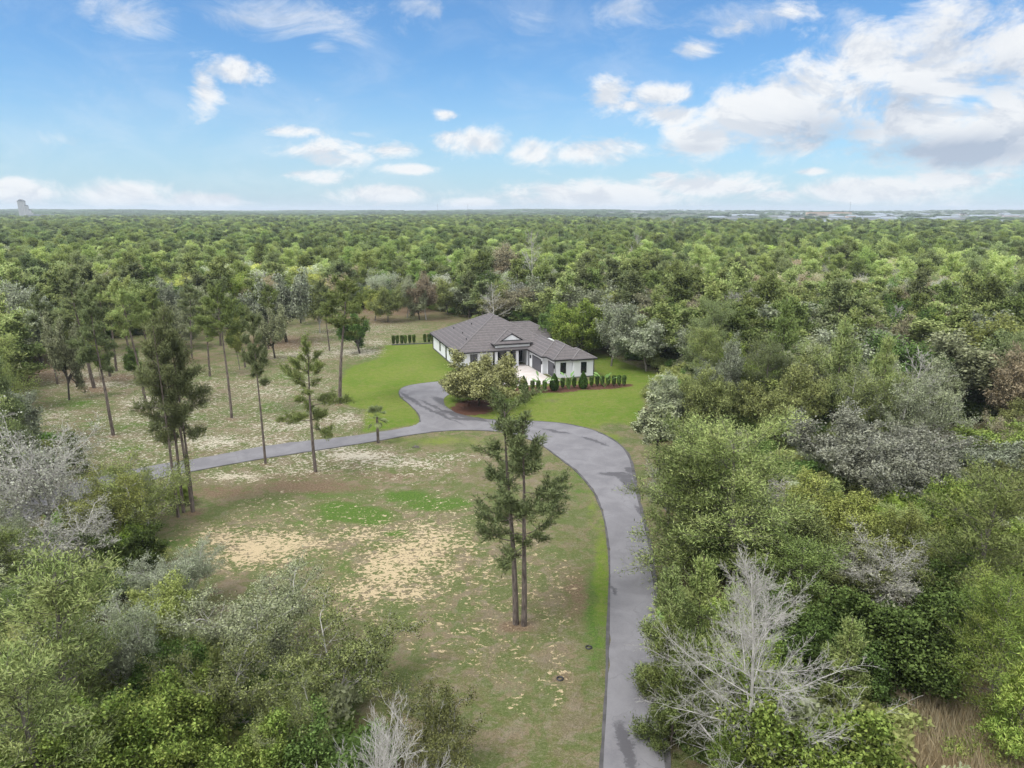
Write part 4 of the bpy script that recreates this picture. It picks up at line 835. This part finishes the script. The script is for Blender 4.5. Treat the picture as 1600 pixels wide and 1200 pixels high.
# ------------------------------------------------------------------ clipped shrubs, hedge columns, paradise plants
def leafshape(key, prof, n, size, seed, lm, stem=.3):
    g = np.random.default_rng(seed); prof = np.array(prof); zz = g.uniform(prof[0, 1], prof[-1, 1], n); rr = np.interp(zz, prof[:, 1], prof[:, 0]) * np.sqrt(g.uniform(.45, 1.0, n)); a = g.uniform(0, 6.283, n)
    C = np.stack([rr * np.cos(a), rr * np.sin(a), zz], 1) + g.normal(0, size * .25, (n, 3)); u = g.normal(0, 1, (n, 3)); u /= np.linalg.norm(u, axis=1)[:, None]; v = np.cross(u, g.normal(0, 1, (n, 3))); v /= np.linalg.norm(v, axis=1)[:, None]
    u *= size * .7; v *= size * .5; V = np.stack([C - u, C - v, C + u, C + v], 1).reshape(-1, 3); N = np.stack([np.cos(a), np.sin(a), np.full(n, .45)], 1) + g.normal(0, .3, (n, 3)); N /= np.linalg.norm(N, axis=1)[:, None]
    c = mesh_np(key + '_leaves', V, [np.arange(n * 4).reshape(-1, 4)], [LM[lm]], tint=np.repeat(g.uniform(0, 1, n), 4), normals=np.repeat(N, 4, 0)); t_ = MB(); t_.bar((0,0,-.1), (0,0,stem + .5), .06, 6)
    me = bpy.data.meshes.new(key + '_stem'); me.from_pydata(t_.v, [], t_.f); me.update(); me.materials.append(BM['dark']); return me, c
TOP = leafshape('topiary', [(.25,.0),(.75,.35),(.92,.95),(.80,1.7),(.45,2.5),(.05,3.15)], 7000, .10, 1, 'topiary')
COL = leafshape('hedge', [(.26,.25),(.36,.5),(.42,1.2),(.44,1.75),(.30,1.85)], 1800, .11, 2, 'deep')
def shrub(pair, name, px, py, s, label, cat, group=None, sz=None):
    x, y = G(px, py); e = empty(name, (x, y, 0), (px * 1.7) % 6, label, cat, group)
    for nm, me in zip(('stem', 'foliage'), pair): o = bpy.data.objects.new(nm, me); link(o, e); o.scale = (s, s, sz or s)
for px, py, lab in ((818,614,'pointed egg shaped clipped shrub, nearest the olive oak, in red mulch'), (866,610,'pointed egg shaped clipped shrub before the corner of the garage'), (911,607,'pointed egg shaped clipped shrub before the right window of the garage')):
    shrub(TOP, 'clipped_shrub', px, py, 1.0, lab, 'shrub')
for px, py in ((832,611),(841,611),(851,611),(879,607),(888,607),(897,606),(924,604),(933,603),(941,603),(950,602.5),(959,602.5),(967,602.5),(975,602.5),(803,612)):
    shrub(COL, 'hedge_shrub', px, py, .92, 'narrow upright clipped shrub in the mulch bed before the garage wing', 'shrub', 'row of columnar shrubs before the garage wing', 1.05)
for px, py in ((615,538.5),(621,538.2),(628,538),(633.5,537.7),(640.5,537.2),(647,536.8),(664,536),(670.5,535.7),(676,535.5)):
    shrub(COL, 'hedge_shrub', px, py, .95, 'narrow upright clipped shrub on the lawn left of the house', 'shrub', 'row of columnar shrubs left of the house', 1.2)
kb = MB(); k0 = Vector(G(612, 539.5)); k1 = Vector(G(684, 536.5)); kb.prism([(k0.x,k0.y),(k1.x,k1.y),(k1.x,k1.y+.25),(k0.x,k0.y+.25)], -.05, .22)
tag(kb.build('edging_wall', plinth), 'low dark edging wall along the shrub row left of the house', 'edging wall')
pl_m = leafmat('paddle_leaves', (.09,.15,.05), (.20,.28,.12))
def paddle(px, py, label, s=1.0):
    x, y = G(px, py); e = empty('paradise_plant', (x, y, 0), px, label, 'plant'); g = random.Random(int(px)); st_ = MB(); lf = MB()
    for k in range(9):
        a = (0 if k % 2 else math.pi) + g.uniform(-.5, .5); el_ = R(g.uniform(48, 82)); L = g.uniform(1.5, 2.7) * s; d = Vector((math.cos(a) * math.cos(el_), math.sin(a) * math.cos(el_), math.sin(el_)))
        p = d * L; st_.bar((g.uniform(-.08,.08), g.uniform(-.08,.08), -.05), p, .035, 5, .02); d2 = (d + Vector((d.x, d.y, -.1)) * .8).normalized(); s_ = d2.cross(Vector((0,0,1))).normalized(); up_ = s_.cross(d2)
        w_ = .40 * s; row = []
        for t_, ww in ((0, .25), (.25, .9), (.55, 1.0), (.8, .7), (1.0, .08)):
            c = p + d2 * (1.15 * s * t_) + Vector((0, 0, -.28 * s * t_ * t_)); row.append((c - s_ * w_ * ww + up_ * .06, c, c + s_ * w_ * ww + up_ * .06))
        for r0_, r1_ in zip(row[:-1], row[1:]):
            lf.poly([r0_[0], r0_[1], r1_[1], r1_[0]]); lf.poly([r0_[1], r0_[2], r1_[2], r1_[1]])
    st_.build('stem', LM['deep'], e); lf.build('leaf', pl_m, e)
paddle(845, 613, 'broad leaved paradise plant in front of the garage doors', 1.15); paddle(889, 608, 'broad leaved paradise plant below the left garage end window'); paddle(945, 605, 'broad leaved paradise plant in the mulch right of the garage end'); paddle(806, 606, 'dark leaved plant at the corner of the paved court beside the olive oak', .6)
# small meter box / stone pile in the grass
st = MB(); x, y = G(650, 699); rr = random.Random(3)
for k in range(7): a = k * 2.4; q = .25 + .1 * k; st.lathe([(.02, -.05), (.13, .0), (.15, .07), (.09, .15), (.01, .17)], 7, (x + q * .6 * math.cos(a), y + q * .6 * math.sin(a)))
tag(st.build('stone_ring', flat('field_stone', (.12,.11,.10), .9, .1, .3)), 'small ring of dark stones in the grass below the lane', 'stones')
for px, py, lab in ((920,1012,'small black ring lying in the grass close to the drive'), (875,1061,'small black ring lying on bare soil nearer the bottom of the photo')):
    x, y = G(px, py); q = MB(); q.lathe([(.16,-.02),(.24,-.02),(.27,.06),(.20,.11),(.15,.06),(.16,-.02)], 14, (x, y)); tag(q.build('rubber_ring', dark), lab, 'ring')
# ------------------------------------------------------------------ the woods
rng = np.random.default_rng(2024)
def free(x, y, r):
    return all((x - a) ** 2 + (y - b_) ** 2 > (r * .75 + c_) ** 2 for a, b_, c_ in placed)
WCn = np.array(WC)
hb = [Vector(HW(*p)) for p in [(-18,-4),(10,-4),(13,8),(13,38),(-18,41)]]; hbp = [(p.x, p.y) for p in hb]
cand = []; d = 30.0
xs, ys = [], []
while d < 2300:                             # rings widening with distance
    stp = 5.6 * (1 + max(0, d - 260) / 900)
    n = int(2 * R(52) * d / stp)
    if n: a = (np.arange(n) + rng.uniform(-.45, .45, n)) / n * 2 * R(52) - R(52); rr_ = d + rng.uniform(-.5, .5, n) * stp; xs.append(rr_ * np.sin(a)); ys.append(rr_ * np.cos(a))
    d += stp * .95
xs = np.concatenate(xs); ys = np.concatenate(ys)
cs = softpoly(xs, ys, WC, 1.5) > .01; keep = ~cs & ~inpoly(xs, ys, hbp)
GRS = wpoly([(1360,1055),(1440,1018),(1560,1030),(1625,1110),(1690,1270),(1400,1270),(1385,1120)]); OPEN = wpoly([(1490,680),(1545,675),(1560,705),(1510,725),(1470,715)])
keep &= ~inpoly(xs, ys, GRS) & ~inpoly(xs, ys, OPEN) & (softpoly(xs, ys, [(p.x, p.y) for p in bd], 2.0) <= .01)
pxx, pyy = proj(xs, ys, 0.0); keep &= (pxx > -700) & (pxx < 2300) & (np.hypot(xs, ys) > 42) & ~((np.hypot(xs, ys) < 95) & (pxx < 760) & (pxx > 320)) 
dist = np.hypot(xs, ys); azd = np.degrees(np.arctan2(xs, ys))
keep &= ~((dist > 1350 + 1500 * np.clip((12 - azd) / 18, 0, 1)))
xs, ys, dist, azd = xs[keep], ys[keep], dist[keep], azd[keep]
def fbm(x, y, s, seed):
    g = np.random.default_rng(seed); r = np.zeros(len(x))
    for o in range(4): 
        for k in range(3): a = g.uniform(0, 6.28); f = 6.28 / s * 1.9 ** o * g.uniform(.7, 1.3); r += .55 ** o * np.sin(x * math.cos(a) * f + y * math.sin(a) * f + g.uniform(0, 6.28))
    return r / 3
order = np.argsort(dist); xs, ys, dist, azd = xs[order], ys[order], dist[order], azd[order]
va = fbm(xs, ys, 70, 1); vb = fbm(xs, ys, 120, 2); vc = fbm(xs, ys, 160, 3)
counts = dict(pine=0, oak=0, other=0); stuffp = []; names = {'pine': 'pine_tree', 'oak': 'oak_tree', 'other': 'bare_tree'}
side = lambda a: 'left of the house' if a < -8 else ('behind the house' if a < 6 else 'right of the house')
LOOK = {'dimmed_oak': 'dark olive', 'dimmed_grey': 'greyish olive', 'dimmed_pine': 'very dark green', 'pine': 'dark green', 'longleaf': 'dull green', 'sand': 'light green', 'oak': 'olive', 'grey': 'grey green', 'yellow': 'yellow green', 'bright': 'bright green', 'deep': 'deep green', 'brown': 'brownish', 'moss': 'ash grey'}
for i in range(len(xs)):
    x, y, dd, a = xs[i], ys[i], dist[i], azd[i]
    r = rng.random(); u = rng.random(); right = a > 4
    pineP = .26 + .30 * va[i] - (.15 if dd > 330 and vc[i] > .15 else 0) + (.08 if right else .10) + (.20 if dd > 300 else 0)
    if r < pineP:
        kind = 'pine'; key = ('forest_pine', 'forest_pine_b', 'forest_pine_c')[int(u * 2.99)] if not right else ('forest_pine_c', 'forest_pine_b', 'forest_pine_c')[int(u * 2.99)]
        pal = ('pine', 'longleaf', 'sand', 'sand')[int(rng.random() * 3.99)]; h = rng.uniform(10.5, 20)
    elif r > (.965 if vb[i] < .4 else .90):
        kind = 'other'; key = 'forest_bare'; pal = None; h = rng.uniform(10, 14)
    else:
        kind = 'oak'; key = ('forest_oak', 'forest_oak_b', 'forest_oak_c', 'forest_open')[int(u * 3.99)]; q = vb[i] + .5 * rng.normal()
        if key == 'forest_open': pal = ('brown', 'grey', 'brown', 'moss')[int(rng.random() * 3.99)]
        elif dd > 330 and vc[i] > .15: pal = 'bright' if rng.random() < .35 else 'deep'
        elif (dd > 210 and va[i] < -.30 and right) or (200 < dd < 330 and a > 17 and rng.random() < .55) or (190 < dd < 260 and 3 < a < 12 and rng.random() < .4): pal = 'brown' if rng.random() < .6 else 'moss'; key = 'forest_open'
        else: pal = 'bright' if q > 1.1 else ('yellow' if q > .60 else ('oak' if q > .10 else ('grey' if q > -.55 else ('brown' if q > -.80 else 'deep'))))
        if dd < 420 and rng.random() < .10: pal = 'deep'
        if dd > 380 and rng.random() < .12: pal = 'brown'
        if dd > 300 and rng.random() < .75 and pal not in ('bright', 'brown'): pal = ('pine', 'longleaf', 'oak')[int(rng.random() * 2.99)]
        h = rng.uniform(6.5, 14.5)
    if dd > 260 and rng.random() < min(.85, (dd - 260) / 200):  # distant trees swap to the darkened leaf copies
        pal = {'pine': 'dimmed_pine', 'longleaf': 'dimmed_pine', 'sand': 'pine', 'oak': 'dimmed_oak', 'grey': 'dimmed_grey', 'yellow': 'oak', 'bright': 'oak' if rng.random() < .5 else 'bright', 'deep': 'dimmed_oak', 'brown': 'dimmed_grey'}.get(pal, pal)
    if dd < 130:
        if kind == 'oak': key = ('yellow_oak', 'scrub_oak', 'yellow_oak', 'leafy_tree', 'grey_twig_tree', 'sparse_oak')[int(rng.random() * 5.99)]
        elif kind == 'pine': key = 'sand_pine_b' if rng.random() < .6 else 'young_pine'
        if pal == 'deep' and rng.random() < .6: pal = 'oak'
        if pal == 'moss': pal = 'grey'
    if dd < 105 and right: h = min(h * .5, 6.5)
    elif dd < 75: h *= .6
    wid = {'pine': rng.uniform(6.5, 9.5), 'oak': rng.uniform(6.5, 17.0), 'other': rng.uniform(7, 10)}[kind] * (.75 if dd < 75 else (.8 if dd < 105 and right else 1)) * (1 + max(0, dd - 260) / 1100) * (1.0 + (.0 if kind == 'pine' else .55) * min(1, max(0, dd - 220) / 160))
    if dd < 230 and not free(x, y, wid * .3): continue
    tpx, tpy = proj(x, y, h); bpy_ = proj(x, y, 0)[1]
    if 225 < tpx < 780 and 590 < tpy < 1010 and dd < 90: continue
    if 900 < tpx < 1100 and tpy < 650 and bpy_ > 578 and dd < 160: continue
    if 1465 < tpx < 1570 and tpy < 730 and bpy_ > 690 and dd < 130: continue
    inv = 0 < proj(x, y, h)[0] < 1600 if dd < 60 else -60 < proj(x, y, h)[0] < 1660
    if inv and counts[kind] < {'pine': 215, 'oak': 255, 'other': 60}[kind] and dd < 420:
        counts[kind] += 1; where = side(a) if dd > 100 else ('in the left thicket' if a < 0 else 'in the right thicket'); far_ = 'further off in the woods ' if dd > 230 else 'in the nearer woods '
        if dd <= 100: far_ = ''
        if kind == 'pine': lab = f"{LOOK[pal]} {'tall flat topped' if key in ('forest_pine', 'forest_pine_b') else 'bushy'} pine {far_}{where}"
        elif kind == 'oak': lab = f"{LOOK[pal]} {'thinly leaved' if key in ('forest_open', 'grey_twig_tree', 'sparse_oak') else 'leafy'} oak {far_}{where}"
        else: lab = f"leafless grey tree {far_}{where}"
        put(key, names[kind], x, y, h, wid, None, pal, lab, 'tree', lab.replace('pine', 'pines').replace('oak ', 'oaks ').replace('tree', 'trees'))
    else: stuffp.append((x, y, zfar(np.array([x]), np.array([y]))[0], key, pal, h, wid))
print('individual', counts, 'stuff', len(stuffp))
# far scattered woods on the rising ground
n = 9000; a = rng.uniform(-R(40), R(40), n); dd = np.sqrt(rng.uniform(1350 ** 2, 7600 ** 2, n)); q = fbm(dd * np.sin(a), dd * np.cos(a), 500, 7) ; k = np.where(np.degrees(a) > 9, (q > .55) | (rng.random(n) < .05), (q > -.2) | (rng.random(n) < .4))
for x, y in zip((dd * np.sin(a))[k], (dd * np.cos(a))[k]): stuffp.append((x, y, zfar(np.array([x]), np.array([y]))[0], ('forest_oak', 'forest_pine', 'forest_oak_c')[int(rng.random() * 2.99)], 'far', rng.uniform(10, 15), rng.uniform(30, 60)))

# far woods as one mass: points carrying instances of the same tree forms
vcol = {}
def variant(key, pal):
    kk = (key, pal)
    if kk in vcol: return vcol[kk]
    M_ = MESH[key]; V = M_['V']; parts = [V]; fs_ = [M_['F']]; mi = [np.zeros(len(M_['F']))]; tint = [np.zeros(len(V))]; mats = [M_['w'].materials[0]]
    if M_['leaf'] is not None:
        lv = M_['leaf']; parts.append(lv[0]); fs_.append(lv[1] + len(V)); mi.append(np.ones(len(lv[1]))); tint.append(lv[3]); mats.append(LM['oak' if pal == 'far' else pal])
    me = mesh_np('woodland_form', np.concatenate(parts), [np.concatenate(fs_)], mats, mat_idx=np.concatenate(mi), tint=np.concatenate(tint), smooth=True)
    if pal == 'far': me.materials[1] = far_leaf
    o = bpy.data.objects.new(f'woodland_form_{len(vcol):02d}', me); vcol[kk] = (len(vcol), o, M_); return vcol[kk]
far_leaf = leafmat('distant_leaves', (.045,.070,.035), (.085,.110,.050))
def scatter(name, pts, kind='stuff'):
    vcol.clear(); P_ = np.array([p[:3] for p in pts], np.float32); idx, scl = [], []
    for p in pts: i, o, M_ = variant(p[3], p[4]); idx.append(i); sx = p[6] / 2 / M_['r']; scl.append((sx, sx, p[5] / M_['h']))
    c = bpy.data.collections.new(name + '_forms')
    for i, o, M_ in vcol.values(): c.objects.link(o)
    me = bpy.data.meshes.new(name); me.vertices.add(len(P_)); me.vertices.foreach_set('co', P_.ravel())
    a_ = me.attributes.new('form', 'INT', 'POINT'); a_.data.foreach_set('value', np.array(idx, np.int32)); a_ = me.attributes.new('size', 'FLOAT_VECTOR', 'POINT'); a_.data.foreach_set('vector', np.array(scl, np.float32).ravel())
    a_ = me.attributes.new('spin', 'FLOAT_VECTOR', 'POINT'); s_ = np.zeros((len(P_), 3), np.float32); s_[:, 2] = rng.uniform(0, 6.28, len(P_)); a_.data.foreach_set('vector', s_.ravel())
    o = bpy.data.objects.new(name, me); link(o); ng = bpy.data.node_groups.new(name, 'GeometryNodeTree'); ng.interface.new_socket('Geometry', in_out='INPUT', socket_type='NodeSocketGeometry'); ng.interface.new_socket('Geometry', in_out='OUTPUT', socket_type='NodeSocketGeometry')
    N = ng.nodes; L_ = ng.links; gi = N.new('NodeGroupInput'); go = N.new('NodeGroupOutput'); ins = N.new('GeometryNodeInstanceOnPoints'); ci = N.new('GeometryNodeCollectionInfo'); ci.inputs['Collection'].default_value = c; ci.inputs['Separate Children'].default_value = True; ci.inputs['Reset Children'].default_value = True
    def at(nm, ty): q_ = N.new('GeometryNodeInputNamedAttribute'); q_.data_type = ty; q_.inputs['Name'].default_value = nm; return q_.outputs['Attribute']
    L_.new(gi.outputs[0], ins.inputs['Points']); L_.new(ci.outputs[0], ins.inputs['Instance']); ins.inputs['Pick Instance'].default_value = True
    L_.new(at('form', 'INT'), ins.inputs['Instance Index']); L_.new(at('size', 'FLOAT_VECTOR'), ins.inputs['Scale']); L_.new(at('spin', 'FLOAT_VECTOR'), ins.inputs['Rotation']); L_.new(ins.outputs[0], go.inputs[0])
    md = o.modifiers.new('scatter', 'NODES'); md.node_group = ng; tag(o, kind=kind); return o
scatter('far_woods', stuffp)
# undergrowth below the trees
n = 16000; ux = rng.uniform(-170, 190, n); uy = rng.uniform(30, 300, n); k = (softpoly(ux, uy, WC, 1.0) <= .01) & ~inpoly(ux, uy, hbp) & ~inpoly(ux, uy, GRS) & (np.abs(ux) < uy * .85 + 10) & ~inpoly(ux, uy, OPEN) & (softpoly(ux, uy, [(p.x, p.y) for p in bd], 1.0) <= .01)
k &= (fbm(ux, uy, 30, 9) > -.3); ux, uy = ux[k], uy[k]; und = []
for x, y in zip(ux, uy):
    c_ = rng.random(); und.append((x, y, 0.0, 'low_shrub', 'deep' if c_ < .5 else ('oak' if c_ < .75 else ('grey' if c_ < .9 else 'bright')), rng.uniform(1.0, 3.2), rng.uniform(2.5, 5)))
scatter('undergrowth', und)
# dry grass in the lower right
n = 42000; x0 = min(p[0] for p in GRS); x1 = max(p[0] for p in GRS); y0 = min(p[1] for p in GRS); y1 = max(p[1] for p in GRS); bx = rng.uniform(x0, x1, n); by = rng.uniform(y0, y1, n); k = softpoly(bx, by, GRS, 1.0) > rng.uniform(0, 1, n); bx, by = bx[k], by[k]; n = len(bx)
hh = rng.uniform(.7, 1.9, n) * (1 + .25 * fbm(bx, by, 4, 5)); ln_ = rng.normal(0, .22, (n, 2)) + np.array([-.12, .05]); B = np.stack([bx, by, np.full(n, -.02)], 1); T_ = B + np.stack([ln_[:, 0] * hh, ln_[:, 1] * hh, hh], 1); M1 = B * .45 + T_ * .55 - np.stack([ln_[:, 0] * hh * .15, ln_[:, 1] * hh * .15, np.zeros(n)], 1)
wv = rng.normal(0, 1, (n, 3)); wv[:, 2] = 0; wv /= np.linalg.norm(wv, axis=1)[:, None]; wv *= .022
V = np.stack([B, M1 - wv, T_, M1 + wv], 1).reshape(-1, 3); dry = leafmat('dry_grass', (.140,.113,.068), (.250,.212,.140), .3, .2, .25)
me = mesh_np('dry_grass', V, [np.arange(n * 4).reshape(-1, 4)], [dry], tint=np.repeat(rng.uniform(0, 1, n), 4)); tag(link(bpy.data.objects.new('dry_grass', me)), kind='stuff')

# ------------------------------------------------------------------ far town
town_white = flat('pale_town_wall', (.34,.35,.37), .8, .2, .05, .05); town_tan = flat('tan_town_wall', (.50,.36,.26), .8, .2, .05, .05); town_roof = flat('grey_town_roof', (.20,.235,.28), .6, .3, .1, .05); town_win = flat('town_window', (.10,.13,.17), .3, .5, .1, .05); town_red = flat('pinkish_town_wall', (.52,.40,.37), .8, .2, .05, .05)
def polar(px, d): a = math.atan((px - 800) / F * math.cos(PIT)); return d * math.sin(a), d * math.cos(a)
def block(px, d, w_, dp, h, wall, roofm, label, rz=0, name='far_building', cat='building', group=None, gable=False):
    x, y = polar(px, d); z = float(zfar(np.array([x]), np.array([y]))[0]) - 1; e = empty(name, (x, y, z), rz, label, cat, group)
    q = MB(); q.box((-w_/2, -dp/2, 0), (w_/2, dp/2, h)); q.build('wall', wall, e); q = MB()
    if gable: n = 0; q.v = [(-w_/2-1,-dp/2-1,h),(w_/2+1,-dp/2-1,h),(w_/2+1,dp/2+1,h),(-w_/2-1,dp/2+1,h),(-w_/2+2,0,h+dp*.22),(w_/2-2,0,h+dp*.22)]; q.f = [(0,1,5,4),(2,3,4,5),(1,2,5),(3,0,4),(3,2,1,0)]
    else: q.box((-w_/2-.4, -dp/2-.4, h+.01), (w_/2+.4, dp/2+.4, h+.9))
    q.build('roof', roofm, e); q = MB()
    nf = max(1, int(h // 4))
    for f_ in range(nf): q.box((-w_/2+1.5, -dp/2-.12, 1.4 + f_*4), (w_/2-1.5, -dp/2-.02, 3.0 + f_*4))
    q.build('window_band', town_win, e); return e
rt = random.Random(12)
G1 = 'pale low buildings of the town beyond the woods'; G2 = 'long grey roofed sheds of the town'; G3 = 'small houses among the far trees'
for px, d in [(x_ + rt.uniform(-6, 6), rt.uniform(1750, 4200)) for x_ in range(1110, 1620, 8)]:
    block(px, d, rt.uniform(25, 70), rt.uniform(14, 26), rt.uniform(4, 8), town_white if rt.random() < .75 else town_red, town_roof, 'pale low building in the distant town at the right horizon', rt.uniform(-.3, .3), group=G1, gable=rt.random() < .6)
for px, d, w_ in [(1140,2500,130),(1290,2100,110),(1350,2300,160),(1395,1900,120),(1500,1650,90),(1560,1600,110),(1470,2600,150),(1420,3000,180),(1535,2900,160),(1590,2200,120),(1230,3200,160)]:
    block(px, d, w_, 40, 7, town_white, town_roof, 'long grey roofed shed in the distant town at the right horizon', rt.uniform(-.1, .1), group=G2)
for px, d in [(x_ + rt.uniform(-10, 10), rt.uniform(3600, 5200)) for x_ in range(290, 1090, 16)]:
    block(px, d, rt.uniform(30, 80), 20, rt.uniform(7, 12), town_white, town_roof, 'tiny pale building on the far horizon above the middle woods', 0, group=G3)
block(1295, 3600, 190, 40, 15, town_tan, flat('orange_town_roof', (.45,.25,.16), .8), 'long tan and orange building on the horizon right of centre', 0)
block(95, 2350, 130, 30, 9, town_red, town_roof, 'long pinkish building on the left horizon beside the white tower', .05)
block(62, 2550, 60, 30, 16, town_white, town_roof, 'low white wing at the foot of the white tower', .05)
x, y = polar(38, 2700); e = empty('tower_building', (x, y, -1), .25, 'white stepped tower with rounded dark top on the left horizon', 'tower'); e.scale = (.62, .62, .88); q = MB()
q.box((-22,-12,0),(6,12,66)); q.box((6.01,-11,0),(18,11,50)); q.box((18.01,-10,0),(27,10,36)); q.box((27.01,-9,0),(36,9,28)); q.build('wall', town_white, e)
q = MB(); k = 10; arc = [(-24 + 32 * i / k, 66 + 7 * math.sin(math.pi * i / k)) for i in range(k + 1)]
for (xa, za), (xb, zb) in zip(arc[:-1], arc[1:]): q.poly([(xa,-13,za),(xb,-13,zb),(xb,13,zb),(xa,13,za)])
for yy in (-13, 13): q.poly([(a_, yy, z_) for a_, z_ in arc][::1 if yy < 0 else -1])
q.poly([(arc[0][0],-13,65.9),(arc[0][0],13,65.9),(arc[-1][0],13,65.9),(arc[-1][0],-13,65.9)]); q.box((8,-9,50.01),(16,9,54)); q.box((20,-7,36.01),(26,7,39)); q.build('roof', flat('dark_town_roof', (.12,.13,.15)), e)
for c_, x0_, n_, top_ in ((0,-19,4,62),(1,8,2,46),(2,20,1,33)):
    for i in range(n_):
        z_ = 5; q = MB()
        while z_ < top_: q.box((x0_ + i*6, (-12.1,-11.1,-10.1)[c_], z_), (x0_ + i*6 + 2.4, (-12.01,-11.01,-10.01)[c_], z_ + 2.2)); z_ += 4
        q.build('window_column', town_win, e)
for px, d, hh_ in ((684,3900,52),(731,3900,52),(1328,3600,60)):
    x, y = polar(px, d); q = MB(); z_ = float(zfar(np.array([x]), np.array([y]))[0]); q.bar((x,y,z_-1),(x,y,z_+hh_),.7,5,.35)
    for k in range(3): q.bar((x-3,y,z_+hh_-4-k*5),(x+3,y,z_+hh_-4-k*5),.3,4)
    tag(q.build('radio_mast', town_win), {684:'thin radio mast on the horizon, left one of the two near the middle',731:'thin radio mast on the horizon, right one of the two near the middle',1328:'thin radio mast above the tan and orange building'}[px], 'mast')

# ------------------------------------------------------------------ air
hz_ = MB(); hz_.box((-18500, -2500, -8), (18500, 18500, 96)); ho = hz_.build('haze', None or flat('unused_haze_surface', (1,1,1))); m = bpy.data.materials.new('air'); m.use_nodes = True; t = NT(m.node_tree); t.n.clear(); o_ = t.add('ShaderNodeOutputMaterial'); pv = t.add('ShaderNodeVolumePrincipled'); pv.inputs['Color'].default_value = (.78,.88,1,1); pv.inputs['Density'].default_value = .00011; pv.inputs['Anisotropy'].default_value = .2
t.l.new(pv.outputs[0], o_.inputs['Volume']); ho.data.materials[0] = m; tag(ho, kind='stuff')
